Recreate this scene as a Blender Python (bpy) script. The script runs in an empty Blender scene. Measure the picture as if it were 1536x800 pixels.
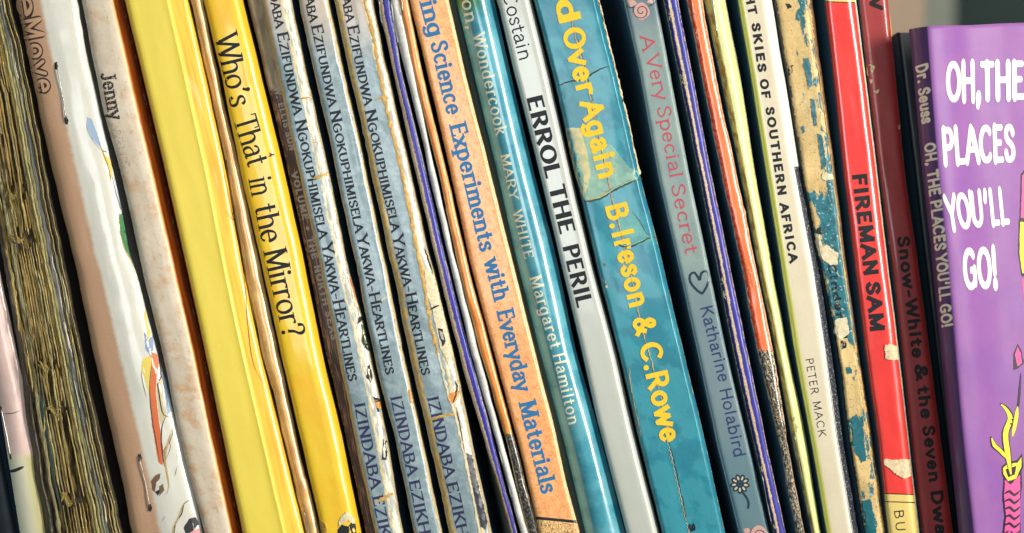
import bpy, math, random, bisect
import numpy as np
from mathutils import Vector, Matrix, noise, geometry

# ------------------------------------------------------------------ camera, light, exposure
SC = bpy.context.scene
PX = 0.0002            # one photograph pixel in metres on the plane of the spines
D = 0.60               # camera distance to that plane
ROLL = math.radians(5.3)
CR, SR = math.cos(ROLL), math.sin(ROLL)
cam = bpy.data.cameras.new('camera'); camo = bpy.data.objects.new('camera', cam)
SC.collection.objects.link(camo); SC.camera = camo
camo.matrix_world = Matrix(((CR, SR, 0, 0), (0, 0, -1, -D), (-SR, CR, 0, 0), (0, 0, 0, 1)))
cam.sensor_width = 36; cam.lens = 36 * D / (1536 * PX)
cam.clip_start = .01; cam.clip_end = 20
cam.dof.use_dof = True; cam.dof.focus_distance = D + .0005; cam.dof.aperture_fstop = 5.0

W = bpy.data.worlds.new('World'); SC.world = W; W.use_nodes = True
W.node_tree.nodes['Background'].inputs[0].default_value = (.30, .50, .62, 1)
W.node_tree.nodes['Background'].inputs[1].default_value = .16

def area(name, loc, target, size, size_y, watts, col):
    l = bpy.data.lights.new(name, 'AREA'); l.shape = 'RECTANGLE'; l.size = size; l.size_y = size_y
    l.energy = watts; l.color = col
    o = bpy.data.objects.new(name, l); SC.collection.objects.link(o); o.location = loc
    o.rotation_euler = (Vector(target) - Vector(loc)).to_track_quat('-Z', 'Y').to_euler()
    return o
area('key_lamp', (.76, -.52, .14), (-.01, 0, .01), .15, .40, 2.0, (1, .94, .84)).data.spread = math.radians(62)
area('fill_lamp', (-.10, -.62, .36), (-.01, 0, 0), .36, .30, .85, (1, .965, .90))
area('gap_fill_lamp', (-.03, -.70, .07), (0, 0, 0), .25, .2, 1.5, (.86, .95, 1))  # unseen fill added behind the camera to lift the dark gaps
area('background_fill_lamp', (.55, .1, .75), (.16, .3, .08), .3, .3, 1.8, (1, .95, .85))  # added fill that lights the panels behind the row

SC.view_settings.view_transform = 'Standard'; SC.view_settings.look = 'None'
SC.view_settings.exposure = -0.25; SC.view_settings.gamma = 1
SC.view_settings.use_curve_mapping = False
try:
    SC.cycles.max_bounces = 6; SC.cycles.diffuse_bounces = 3; SC.cycles.use_denoising = True
except Exception: pass

# ------------------------------------------------------------------ helpers
def P(px, py, d=0.0):
    """point whose place in the photograph is (px, py) and which lies d metres behind the spine plane"""
    k = PX * (D + d) / D
    X, Z = (px - 768) * k, (400 - py) * k
    return Vector((X * CR + Z * SR, d, -X * SR + Z * CR))
SHELF = -.125

def lin(c):
    return tuple(((v/255)/12.92 if v/255 <= .04045 else ((v/255+.055)/1.055)**2.4) for v in c) + (1.0,)

def props(o, label=None, cat=None, group=None, kind=None):
    if label: o['label'] = label
    if cat: o['category'] = cat
    if group: o['group'] = group
    if kind: o['kind'] = kind
    return o

def mesh(name, verts, faces, mat=None, parent=None, uvs=None, smooth=True, mi=None):
    me = bpy.data.meshes.new(name)
    me.from_pydata([tuple(v) for v in verts], [], faces)
    if mat is not None:
        for m_ in (mat if isinstance(mat, (list, tuple)) else [mat]): me.materials.append(m_)
    if mi: me.polygons.foreach_set('material_index', mi)
    if uvs:
        idx = np.zeros(len(me.loops), dtype=np.int32); me.loops.foreach_get('vertex_index', idx)
        for k, nm in ((0, 'mm'), (1, 'nrm')):
            a = np.array([u[k] for u in uvs], dtype=np.float32)[idx]
            l = me.uv_layers.new(name=nm); l.data.foreach_set('uv', a.ravel())
    me.polygons.foreach_set('use_smooth', [smooth] * len(me.polygons))
    me.update()
    o = bpy.data.objects.new(name, me); SC.collection.objects.link(o)
    if parent is not None: 
        o.parent = parent
        o.matrix_parent_inverse = parent.matrix_world.inverted()
    return o

# ------------------------------------------------------------------ node helper
class G:
    cnt = 0
    def __init__(s, name):
        G.cnt += 1; s.seed = G.cnt * 7.31
        s.m = bpy.data.materials.new(name); s.m.use_nodes = True; s.t = s.m.node_tree
        s.b = s.t.nodes['Principled BSDF']; s.out = s.t.nodes['Material Output']
        a = s.t.nodes.new('ShaderNodeUVMap'); a.uv_map = 'mm'; s.mm = a.outputs[0]
        a = s.t.nodes.new('ShaderNodeUVMap'); a.uv_map = 'nrm'
        x = s.t.nodes.new('ShaderNodeSeparateXYZ'); s.t.links.new(a.outputs[0], x.inputs[0])
        s.u, s.v = x.outputs[0], x.outputs[1]
    def put(s, i, v):
        if v is None: return
        if isinstance(v, bpy.types.NodeSocket): s.t.links.new(v, i)
        elif isinstance(v, tuple) and len(v) == 3 and i.type == 'RGBA': i.default_value = lin(v)
        else: i.default_value = v
    def math(s, op, a, b=None, c=None):
        n = s.t.nodes.new('ShaderNodeMath'); n.operation = op
        s.put(n.inputs[0], a); s.put(n.inputs[1], b); s.put(n.inputs[2], c); return n.outputs[0]
    def noise(s, scale, detail=4, sx=1, sy=1, rough=.55, dist=0):
        m = s.t.nodes.new('ShaderNodeMapping'); s.put(m.inputs[0], s.mm)
        m.inputs['Scale'].default_value = (sx, sy, 1); m.inputs['Location'].default_value = (s.seed, s.seed*1.7, 0)
        s.seed += 3.17
        n = s.t.nodes.new('ShaderNodeTexNoise'); n.noise_dimensions = '2D'
        s.put(n.inputs['Vector'], m.outputs[0]); n.inputs['Scale'].default_value = scale
        n.inputs['Detail'].default_value = detail; n.inputs['Roughness'].default_value = rough
        n.inputs['Distortion'].default_value = dist
        return n.outputs[0]
    def step(s, x, lo, hi):
        n = s.t.nodes.new('ShaderNodeMapRange'); n.interpolation_type = 'SMOOTHSTEP'
        s.put(n.inputs[0], x); s.put(n.inputs[1], lo); s.put(n.inputs[2], hi); return n.outputs[0]
    def mix(s, f, a, b, mode='MIX'):
        n = s.t.nodes.new('ShaderNodeMix'); n.data_type = 'RGBA'; n.blend_type = mode
        s.put(n.inputs[0], f); s.put(n.inputs[6], a); s.put(n.inputs[7], b); return n.outputs[2]
    def edge(s, w, lo=True, hi=True):
        """1 at the long edges of the spine, falling to 0 over width w (in u)"""
        a = s.math('MULTIPLY', s.u, 1 / w) if lo else None
        b = s.math('MULTIPLY', s.math('SUBTRACT', 1.0, s.u), 1 / w) if hi else None
        m = s.math('MINIMUM', a, b) if (lo and hi) else (a if lo else b)
        return s.math('SUBTRACT', 1.0, s.math('MINIMUM', m, 1.0))
    def bump(s, h, dist=.0002, strength=1.0, prev=None):
        n = s.t.nodes.new('ShaderNodeBump'); n.inputs['Strength'].default_value = strength
        n.inputs['Distance'].default_value = dist; s.put(n.inputs['Height'], h)
        if prev: s.t.links.new(prev, n.inputs['Normal'])
        return n.outputs[0]
    def done(s, col, rough=.4, coat=0, nor=None, spec=.5, alpha=None, coat_rough=.12):
        s.put(s.b.inputs['Base Color'], col); s.put(s.b.inputs['Roughness'], rough)
        s.put(s.b.inputs['Coat Weight'], coat); s.b.inputs['Coat Roughness'].default_value = coat_rough
        s.put(s.b.inputs['Specular IOR Level'], spec)
        if nor: s.t.links.new(nor, s.b.inputs['Normal']); s.t.links.new(nor, s.b.inputs['Coat Normal'])
        if alpha is not None: s.put(s.b.inputs['Alpha'], alpha)
        return s.m

def mul(c, k): return tuple(max(0, min(255, v * k)) for v in c)

def cover_mat(name, base, second=None, tone=.12, grime=(60, 45, 30), grime_amt=.25, wear=(225, 205, 170), wear_w=.12,
              wear_thr=.62, wlo=True, whi=True, specks=.0, speck_col=(235, 225, 205), scratch=.0, rough=.38, coat=.4, dents=.5, extra=None, coat_rough=.12):
    """printed, laminated cover board: mottled ink, grime, chipped long edges, scratches and dents"""
    g = G(name)
    n1 = g.noise(.12, 5); n2 = g.noise(.9, 6, rough=.7); n3 = g.noise(4.5, 3)
    c = g.mix(g.math('MULTIPLY', g.step(n1, .3, .7), tone * 3), base, second or mul(base, .8))
    c = g.mix(g.math('MULTIPLY', g.step(n2, .35, .75), tone), c, mul(base, 1.10))
    c = g.mix(g.math('MULTIPLY', g.step(n3, .35, .8), .10), c, mul(base, .72))
    if grime_amt:
        c = g.mix(g.math('MULTIPLY', g.step(g.noise(.35, 8, sy=.35, rough=.7), .5, .8), grime_amt), c, grime)
        c = g.mix(g.math('MULTIPLY', g.step(g.noise(1.6, 5, rough=.75), .62, .72), grime_amt * 1.2), c, grime)
    if extra: c = extra(g, c)
    h = g.math('ADD', g.math('MULTIPLY', g.noise(.16, 1.5, sx=1.3, sy=.45), .75), g.math('MULTIPLY', n3, .018))
    r = g.math('ADD', rough, g.math('MULTIPLY', n2, .22))
    masks = []
    if wear:
        e = g.edge(wear_w, wlo, whi)
        w = g.step(g.math('ADD', g.math('MULTIPLY', g.noise(1.1, 7, sy=.6, rough=.75), .75), g.math('MULTIPLY', e, .42)), wear_thr, wear_thr + .04)
        c = g.mix(w, c, g.mix(g.noise(2.5, 4), wear, mul(wear, .62))); masks.append(w)
    if specks:
        w = g.step(g.noise(2.2, 5, rough=.8), .80 - specks * .2, .83 - specks * .2)
        c = g.mix(w, c, speck_col); masks.append(w)
    if scratch:
        w = g.step(g.noise(2.6, 3, sx=2.2, sy=.10, rough=.6), .76 - scratch * .16, .80 - scratch * .16)
        c = g.mix(g.math('MULTIPLY', w, .7), c, mul(wear or (230, 220, 200), 1.05)); masks.append(w)
    ct = coat
    if hasattr(g, 'xh'): h = g.math('ADD', h, g.xh)
    for w in masks:
        h = g.math('SUBTRACT', h, g.math('MULTIPLY', w, .22 / max(dents, .1)))
        ct = g.math('MULTIPLY', ct, g.math('SUBTRACT', 1.0, w))
        r = g.math('MAXIMUM', r, g.math('MULTIPLY', w, .8))
    return g.done(c, r, ct, g.bump(h, .0002 * dents), coat_rough=coat_rough)

def flat_mat(name, col, rough=.6, tone=.25, coat=0, bump=.3, metal=0):
    g = G(name); tc = g.t.nodes.new('ShaderNodeTexCoord'); g.mm = tc.outputs['Object']
    n = g.noise(900, 5); g.t.nodes[-1].noise_dimensions = '3D'
    for q in g.t.nodes:
        if q.type == 'TEX_NOISE': q.noise_dimensions = '3D'
        if q.type == 'MAPPING': q.inputs['Scale'].default_value = (1, 1, 1)
    c = g.mix(g.math('MULTIPLY', g.step(n, .3, .7), tone), col, mul(col, .55))
    g.b.inputs['Metallic'].default_value = metal
    return g.done(c, rough, coat, g.bump(n, .00015 * bump))

def ink_mat(name, col, worn=0.0, rough=.5, coat=.0, tone=.15, coarse=1.4):
    g = G(name)
    c = g.mix(g.math('MULTIPLY', g.noise(1.2, 4), tone * 2), col, mul(col, .8) if sum(col) > 200 else mul(tuple(v + 8 for v in col), 1.15))
    a = None
    if worn > 0:
        a = g.step(g.noise(coarse, 6, rough=.7), .22 + worn * .3, .26 + worn * .3)
    return g.done(c, rough, coat*.5, None, spec=.3, alpha=a)

# ------------------------------------------------------------------ the stroke font
GL = {
'A': (.74, ["0 0 .37 1 .74 0", "- .14 .35 .6 .35"]),
'B': (.70, [".1 0 .1 1", "- .1 1 .34 1 A .34 .77 .24 .23 90 -90 .1 .54", "- .1 .54 .36 .54 A .36 .27 .28 .27 90 -90 .1 0"]),
'C': (.74, ["- A .4 .5 .36 .5 48 312"]),
'D': (.76, [".1 0 .1 1", "- .1 1 .30 1 A .30 .5 .38 .5 90 -90 .1 0"]),
'E': (.62, [".1 0 .1 1", "e .1 1 .54 1", "- .1 .53 .46 .53", "e .1 0 .56 0"]),
'F': (.58, [".1 0 .1 1", "e .1 1 .54 1", "- .1 .51 .46 .51"]),
'G': (.80, ["- A .4 .5 .36 .5 48 318", "- .68 .12 .68 .46 .44 .46"]),
'H': (.78, [".1 0 .1 1", ".68 0 .68 1", "- .1 .52 .68 .52"]),
'I': (.30, [".15 0 .15 1"]),
'J': (.50, ["s .38 1 .38 .25 A .2 .25 .18 .25 0 -150"]),
'K': (.72, [".1 0 .1 1", "s .62 1 .12 .42", "e .27 .60 .68 0"]),
'L': (.58, [".1 0 .1 1", "e .1 0 .54 0"]),
'M': (.94, [".12 0 .12 1", "- .13 1 .47 .08 .81 1", ".82 0 .82 1"]),
'N': (.80, [".12 0 .12 1", "- .12 1 .68 0", ".68 0 .68 1"]),
'O': (.82, ["- A .41 .5 .36 .5 0 360"]),
'P': (.66, [".1 0 .1 1", "- .1 1 .34 1 A .34 .73 .26 .27 90 -90 .1 .46"]),
'R': (.72, [".1 0 .1 1", "- .1 1 .34 1 A .34 .74 .25 .26 90 -90 .1 .48", "e .34 .48 .66 0"]),
'S': (.60, ["S .52 .82 .42 .96 .28 1 .12 .92 .08 .75 .18 .6 .4 .46 .52 .3 .49 .1 .3 0 .14 .04 .05 .2"]),
'T': (.66, [".33 0 .33 1", "b 0.02 1 .64 1"]),
'U': (.78, [".1 1 .1 .32 A .39 .32 .29 .32 180 360 .68 1"]),
'V': (.72, ["0 1 .36 0 .72 1"]),
'W': (1.06, ["0 1 .27 0 .53 .95 .79 0 1.06 1"]),
'Y': (.70, [".0 1 .35 .46 .7 1", "s .35 0 .35 .46"]),
'Z': (.64, ["- .06 1 .58 1 .05 0 .6 0"]),
'a': (.56, ["S .09 .56 .2 .67 .34 .67 .43 .57 .44 .42 .44 .12 .48 .02 .56 .04", "S .44 .41 .26 .39 .1 .3 .06 .17 .12 .03 .26 0 .38 .08 .44 .18"]),
'b': (.62, ["s .1 1 .1 0", "- A .32 .34 .24 .34 -155 155"]),
'c': (.52, ["- A .3 .34 .24 .34 48 312"]),
'd': (.62, ["- A .29 .34 .24 .34 25 335", "e .51 0 .51 1"]),
'e': (.56, ["- .07 .36 .50 .36 A .28 .34 .22 .34 6 318"]),
'f': (.36, ["s .15 0 .15 .78 A .3 .8 .15 .2 180 55", "- .0 .64 .32 .64"]),
'g': (.60, ["- A .28 .34 .24 .34 25 335", "- .5 .66 .5 -.06 A .28 -.06 .22 .22 0 -150"]),
'h': (.62, [".1 0 .1 1", "e .1 .40 A .31 .42 .21 .26 165 0 .52 0"]),
'i': (.26, [".12 0 .12 .66", "D .12 .92"]),
'k': (.58, [".1 0 .1 1", "s .48 .66 .12 .26", "e .22 .36 .52 0"]),
'l': (.25, [".12 0 .12 1"]),
'm': (.94, [".1 0 .1 .66", "e .1 .40 A .29 .42 .19 .26 165 0 .48 0", "e .48 .40 A .67 .42 .19 .26 165 0 .86 0"]),
'n': (.62, [".1 0 .1 .66", "e .1 .40 A .31 .42 .21 .26 165 0 .52 0"]),
'o': (.60, ["- A .3 .34 .25 .34 0 360"]),
'p': (.62, [".1 -.28 .1 .66", "- A .32 .34 .25 .34 -155 155"]),
'r': (.40, [".1 0 .1 .66", "- .1 .42 A .3 .44 .2 .23 170 55"]),
's': (.47, ["S .41 .56 .33 .66 .22 .68 .1 .62 .07 .5 .15 .41 .32 .32 .41 .2 .38 .06 .24 0 .12 .03 .04 .14"]),
't': (.38, ["- .16 .9 .16 .16 A .28 .16 .12 .15 180 305", "- .0 .65 .34 .65"]),
'u': (.62, ["s .1 .66 .1 .24 A .31 .24 .21 .24 180 350", ".52 0 .52 .66"]),
'v': (.54, ["0 .66 .27 0 .54 .66"]),
'w': (.80, ["0 .66 .2 0 .4 .62 .6 0 .8 .66"]),
'x': (.54, ["0 .66 .5 0", "0 0 .5 .66"]),
'y': (.54, ["s 0 .66 .28 .0", "s .54 .66 .19 -.26"]),
"'": (.34, ["- .18 1 .14 .78"]), '\u2019': (.24, ["D .12 .93", "- .16 .93 .06 .72"]),
',': (.26, ["D .12 .04", "- .16 .02 .06 -.18"]), '.': (.26, ["D .12 .03"]),
'-': (.42, ["- .06 .36 .36 .36"]), '+': (.5, ["- .24 .2 .24 .62", "- .04 .41 .44 .41"]),
'?': (.52, ["S .07 .78 .12 .95 .27 1 .43 .92 .45 .73 .32 .53 .26 .28", "D .26 .03"]),
'!': (.26, ["- .13 1 .13 .38", "D .13 .03"]),
'&': (.74, ["S .70 .0 .5 .2 .25 .55 .17 .8 .28 1 .42 .97 .46 .8 .36 .62 .14 .42 .06 .22 .14 .02 .3 -.01 .5 .15 .62 .42"]),
'3': (.56, ['S .08 .84 .2 .98 .36 .98 .46 .82 .4 .6 .24 .53', 'S .24 .53 .42 .46 .5 .26 .4 .04 .22 0 .07 .12']),
' ': (.32, []),
}
FONTS = {  # thick, thin, nib angle, serif half length, horizontal stretch, tracking, round caps
 'roman': dict(tk=.145, tn=.055, nib=12, sf=.085, st=.035, tr=.06),
 'smallcap': dict(tk=.18, tn=.09, nib=12, sf=.075, st=.05, tr=.05),
 'slab': dict(tk=.215, tn=.12, nib=5, sf=.10, st=.09, tr=.07),
 'cream': dict(tk=.16, tn=.085, nib=10, sf=.06, st=.05, tr=.11),
 'flare': dict(tk=.26, tn=.13, nib=4, sf=0, st=.07, tr=.07),
 'sansb': dict(tk=.27, tn=.215, nib=0, sf=0, tr=.09),
 'round': dict(tk=.225, tn=.205, nib=0, sf=0, tr=.07, cap=1),
 'fat': dict(tk=.235, tn=.13, nib=0, sf=0, tr=.07, cap=1),
 'thin': dict(tk=.10, tn=.095, nib=0, sf=0, tr=.16),
 'hand': dict(tk=.125, tn=.115, nib=0, sf=0, tr=.10, cap=1),
 'handserif': dict(tk=.11, tn=.085, nib=0, sf=.055, st=.06, tr=.10),
}

def parse(s):
    tok = s.split(); flag = ''; 
    if tok[0] in ('-', 's', 'e', 'b', 'S', 'D'): flag = tok.pop(0)
    out = []; i = 0
    while i < len(tok):
        if tok[i] == 'A':
            cx, cy, rx, ry, a0, a1 = map(float, tok[i+1:i+7]); i += 7
            n = max(3, int(abs(a1 - a0) / 17))
            for k in range(n + 1):
                a = math.radians(a0 + (a1 - a0) * k / n); p = (cx + rx*math.cos(a), cy + ry*math.sin(a))
                if not out or math.dist(out[-1], p) > .012: out.append(p)
        else:
            p = (float(tok[i]), float(tok[i+1])); i += 2
            if not out or math.dist(out[-1], p) > .012: out.append(p)
    if flag == 'S':
        q = []
        for k in range(len(out) - 1):
            p0 = out[max(k-1, 0)]; p1 = out[k]; p2 = out[k+1]; p3 = out[min(k+2, len(out)-1)]
            for j in range(3):
                t = j / 3
                q.append(tuple(.5*((2*p1[c]) + (-p0[c]+p2[c])*t + (2*p0[c]-5*p1[c]+4*p2[c]-p3[c])*t*t + (-p0[c]+3*p1[c]-3*p2[c]+p3[c])*t**3) for c in (0, 1)))
        q.append(out[-1]); out = q
    return flag, out

def ribbon(pts, wf, ext0, ext1, closed=False):
    """quad strip along pts; returns rows of (left, right); long segments are subdivided"""
    P2 = [Vector(p) for p in pts]
    if ext0: P2[0] = P2[0] - (P2[1]-P2[0]).normalized() * ext0
    if ext1: P2[-1] = P2[-1] + (P2[-1]-P2[-2]).normalized() * ext1
    Q = [P2[0]]
    for a, b in zip(P2, P2[1:]):
        n = max(1, math.ceil((b-a).length / .1))
        for k in range(1, n+1): Q.append(a.lerp(b, k/n))
    rows = []; N = len(Q)
    for i in range(N):
        if closed and i in (0, N-1): d0 = (Q[-1]-Q[-2]).normalized(); d1 = (Q[1]-Q[0]).normalized()
        else:
            d0 = (Q[i]-Q[i-1]).normalized() if i else (Q[1]-Q[0]).normalized()
            d1 = (Q[i+1]-Q[i]).normalized() if i < N-1 else d0
        n0 = Vector((-d0.y, d0.x)); n1 = Vector((-d1.y, d1.x)); h0 = wf(d0)/2; h1 = wf(d1)/2
        m = (n0 + n1)
        if m.length < .3: m = n0
        m.normalize(); c = max(.45, m.dot(n0)); h = (h0 + h1)/2 / c
        rows.append((Q[i] + m*h, Q[i] - m*h))
    return rows

def text_polys(text, font, smallcaps=False, track=None, grow=0.0):
    """list of (rows | polygon, level) in em units, and the total advance"""
    F = FONTS[font]; tk, tn, nib = F['tk'] + grow, F['tn'] + grow, math.radians(F['nib'])
    def wf(d):
        a = math.atan2(d.y, d.x); return tn + (tk - tn) * abs(math.sin(a - nib)) ** 1.4
    out = []; x = 0; tr = (F['tr'] if track is None else track) + max(0, F['tk'] - .10)*.6
    for ch in text:
        sc = 1.0
        if smallcaps and ch.islower(): ch = ch.upper(); sc = .76
        if ch not in GL: ch = ' '
        adv, strokes = GL[ch]; lv = 0
        k = 1 - tn
        def tp(p, sc=sc, x=x, k=k): return (x + p[0]*sc, (p[1]*k + tn/2)*sc)
        for s in strokes:
            flag, pts = parse(s)
            if flag == 'D':
                c = tp(pts[0]); r = tk*.62*sc if F.get('cap') or F['tk'] < .15 else tk*.56*sc
                r = max(r, .06)
                out.append(([ (c[0]+r*math.cos(a*math.pi/6), c[1]+r*math.sin(a*math.pi/6)) for a in range(12)], lv, 'poly')); lv += 1; continue
            closed = len(pts) > 6 and math.dist(pts[0], pts[-1]) < .02
            pieces = [[tp(pts[0])]]
            for i in range(1, len(pts)):
                pieces[-1].append(tp(pts[i]))
                if i < len(pts)-1:
                    a = Vector(pts[i]) - Vector(pts[i-1]); b = Vector(pts[i+1]) - Vector(pts[i])
                    if a.angle(b) > math.radians(62): pieces.append([tp(pts[i])])
            for j, pc in enumerate(pieces):
                e = tn/2*sc if not closed else 0
                w2 = lambda d: wf(d)*(sc ** .5 if sc < 1 else 1)
                d_a = (Vector(pc[1]) - Vector(pc[0])); d_b = Vector(pc[-1]) - Vector(pc[-2])
                e0 = e if j == 0 else wf(d_a.normalized())*.38
                e1 = e if j == len(pieces)-1 else wf(d_b.normalized())*.38
                if closed: e0 = e1 = 0
                if F.get('cap'): e0 = e1 = 0
                out.append((ribbon(pc, w2, e0, e1, closed), lv, 'rows')); lv += 1
                if F.get('cap') and not closed:
                    for q, dd in ((pc[0], d_a), (pc[-1], d_b)):
                        r = w2(dd.normalized())/2
                        out.append(([(q[0]+r*math.cos(a*math.pi/6), q[1]+r*math.sin(a*math.pi/6)) for a in range(12)], lv, 'poly')); lv += 1
            if F['sf'] and flag not in ('-', 'S') and not closed:
                for which in (0, 1):
                    if (which == 0 and flag == 'e') or (which == 1 and flag == 's'): continue
                    p = Vector(tp(pts[0] if which == 0 else pts[-1])); q = Vector(tp(pts[1] if which == 0 else pts[-2]))
                    d = (p - q).normalized(); st = F['st']*sc; sf = (F['sf'] + tk/2)*sc
                    if abs(d.y) > .5:
                        yy = p.y - (st/2 - tn/2*sc)*(1 if d.y > 0 else -1)
                        l, r = (sf, sf)
                        if d.y > 0 and pts[0][1] < .8 and pts[-1][1] < .8 or (ch in 'hklbdimnrpu' and d.y > 0): r = tk*.3*sc
                        if ch == 'd': r = tk*.3*sc
                        seg = [(p.x - l, yy), (p.x + r, yy)]
                        out.append((ribbon(seg, lambda _d: st, 0, 0), lv, 'rows'))
                    else:
                        dy = -1 if p.y > .5*sc else 1
                        seg = [(p.x, p.y - dy*tn/2*sc), (p.x + d.x*.015, p.y + dy*.19*sc)]
                        out.append((ribbon(seg, lambda _d: max(st, tn), 0, 0), lv, 'rows'))
                    lv += 1
        x += (adv + tr) * sc
    return out, x - tr

# ------------------------------------------------------------------ books
def hpt(x, y, z=0): return noise.noise(Vector((x, y, z)))

class Book:
    def __init__(s, name, label, L, R, d, prof, mat, side_mat, group='books in the leaning row', top=-160, wob=.5, dent=.12, nu=14, step=9, deep=.15,
                 side2=None, u_nodes=None, page=None, bend=0):
        s.seed = random.random()*100
        s.Ly = [y for y, x in L]; s.Lx = [x for y, x in L]; s.Ry = [y for y, x in R]; s.Rx = [x for y, x in R]
        s.d = d/1000; s.prof = prof; s.wob = wob; s.dent = dent/1000; s.mat = mat
        c = P((L[0][1]+R[0][1])/2, 1030, s.d); 
        s.root = bpy.data.objects.new(name, None); SC.collection.objects.link(s.root)
        s.root.empty_display_size = .01
        s.root.location = (c.x, c.y, SHELF); s.root.matrix_world = Matrix.Translation(s.root.location)
        props(s.root, label, 'book', group)
        s.top = top
        ys = list(np.arange(top, 1100, step))
        # last row: just below the shelf, then clamped on to it
        keep = []
        for y in ys:
            keep.append(y)
            if s.surf(0, y).z < SHELF and s.surf(1, y).z < SHELF: break
        s.ys = keep
        us = u_nodes or [.5 - .5*math.cos(math.pi*k/nu) for k in range(nu+1)]
        s.us = us
        V, UV, Fc = [], [], []
        for y in s.ys:
            for u in us:
                p = s.surf(u, y); p.z = max(p.z, SHELF); V.append(p); UV.append(s.uv(u, y))
        s.grid = V
        n = len(us)
        for j in range(len(s.ys)-1):
            for i in range(n-1):
                a = j*n+i; Fc.append((a, a+n, a+n+1, a+1))
        s.spine = mesh('spine', V, Fc, mat, s.root, UV)
        # the two cover boards running back from the spine
        for u, nm in ((0, 'back_cover'), (1, 'front_cover')):
            sm = side2 if (u == 1 and side2) else side_mat
            V, UV, Fc = [], [], []
            yy = s.ys[::3] + [s.ys[-1]]
            thick = .0007*(1 if u == 0 else -1)
            xs = [0, .004, .02, deep]
            for y in yy:
                p = s.surf(u, y); p.z = max(p.z, SHELF)
                q = s.uv(u, y)
                for k, t in enumerate(xs):
                    V.append(p + Vector((0, t, 0))); UV.append(((q[0][0] + (1 if u else -1)*t*1000, q[0][1]), (.5, q[1][1])))
                V.append(p + Vector((thick, deep, 0))); UV.append(q); V.append(p + Vector((thick, .0006, 0))); UV.append(q)
            for j in range(len(yy)-1):
                for i in range(5):
                    a = j*6+i; f = (a, a+1, a+7, a+6)
                    Fc.append(f if u == 0 else f[::-1])
            Fc.append((5, 4, 3, 2, 1, 0) if u == 0 else (0, 1, 2, 3, 4, 5))
            mesh(nm, V, Fc, sm, s.root, UV, smooth=False)
        # page block
        V, Fc = [], []
        yy = s.ys[::8] + [s.ys[-1]]
        dmax = max(q for _, q in prof)/1000 + .0015
        w = abs(s.surf(1, 400).x - s.surf(0, 400).x)
        ins = min(.0011, w*.2)
        for j, y in enumerate(yy):
            y2 = y + (14 if j == 0 else 0)
            a = s.surf(0, y2); b = s.surf(1, y2)
            y0 = s.d + dmax; y1 = s.d + deep - .004
            za, zb = max(a.z, SHELF+.001), max(b.z, SHELF+.001)
            V += [(a.x+ins, y0, za), (b.x-ins, y0, zb), (b.x-ins, y1, zb), (a.x+ins, y1, za)]
        for j in range(len(yy)-1):
            for i in range(4):
                a = j*4+i; b = j*4+(i+1) % 4; Fc.append((a, a+4, b+4, b))
        Fc.append((0, 1, 2, 3)); m = 4*(len(yy)-1); Fc.append((m+3, m+2, m+1, m))
        mesh('page_block', V, Fc, page or MPAGE, s.root, smooth=False)
    def ex(s, y):
        return (interp(y, s.Ly, s.Lx), interp(y, s.Ry, s.Rx))
    def depth(s, u):
        u = min(1, max(0, u)); return np.interp(u, [a for a, b in s.prof], [b for a, b in s.prof])/1000
    def surf(s, u, y, off=0.0):
        a, b = s.ex(y)
        a += s.wob*(hpt(y*.02, s.seed, 1) + .9*hpt(y*.13, s.seed, 4)*abs(hpt(y*.017, s.seed, 8))*2); b += s.wob*(hpt(y*.02, s.seed, 2) + .9*hpt(y*.13, s.seed, 5)*abs(hpt(y*.017, s.seed, 7))*2)
        w = (b-a)
        dd = s.depth(u) + s.dent*(hpt(u*w*.03, y*.009, s.seed)*1.6 + 1.2*hpt(u*w*.08, y*.04, s.seed+9)*abs(hpt(3, y*.012, s.seed+5))*1.5)
        return P(a + w*u, y, s.d + dd - off)
    def uv(s, u, y):
        a, b = s.ex(y); return ((u*(b-a)*.2 + s.seed*3, y*.2), (u, y/1000))
    def at(s, px, py, off=0.0):
        a, b = s.ex(py); u = (px-a)/(b-a)
        # read the built mesh itself, so that print lies on it and never sinks in
        us, ys = s.us, s.ys
        i = min(max(bisect.bisect_right(us, u)-1, 0), len(us)-2); j = min(max(bisect.bisect_right(ys, py)-1, 0), len(ys)-2)
        fu = (u-us[i])/(us[i+1]-us[i]); fy = (py-ys[j])/(ys[j+1]-ys[j]); n = len(us); g = s.grid
        fu = min(max(fu, -1.5), 2.5)
        p = (g[j*n+i]*(1-fu) + g[j*n+i+1]*fu)*(1-fy) + (g[(j+1)*n+i]*(1-fu) + g[(j+1)*n+i+1]*fu)*fy
        return Vector((p.x, p.y - off, p.z)), s.uv(u, py)
    def text(s, text, base, cap, font, mat, off=.00005, smallcaps=False, track=None, grow=0.0, name='lettering', fit=True, inner=None):
        """base: list of px points of the baseline, from the first letter to the last"""
        polys, adv = text_polys(text, font, smallcaps, track, 0)
        if grow: polys, _ = text_polys(text, font, smallcaps, track, grow)
        bp = [Vector(p) for p in base]; ln = [0]
        for a, b in zip(bp, bp[1:]): ln.append(ln[-1] + (b-a).length)
        T = ln[-1]
        def m(tx, ty, o):
            l = tx/adv*T
            l2 = min(max(l, 0), T-1e-6); k = 0
            while k < len(ln)-2 and ln[k+1] <= l2: k += 1
            d = (bp[k+1]-bp[k]).normalized(); p = bp[k] + d*(l-ln[k])
            p = p + Vector((d.y, -d.x))*ty*cap
            return s.at(p.x, p.y, o)
        V, UV, Fc = [], [], []
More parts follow.
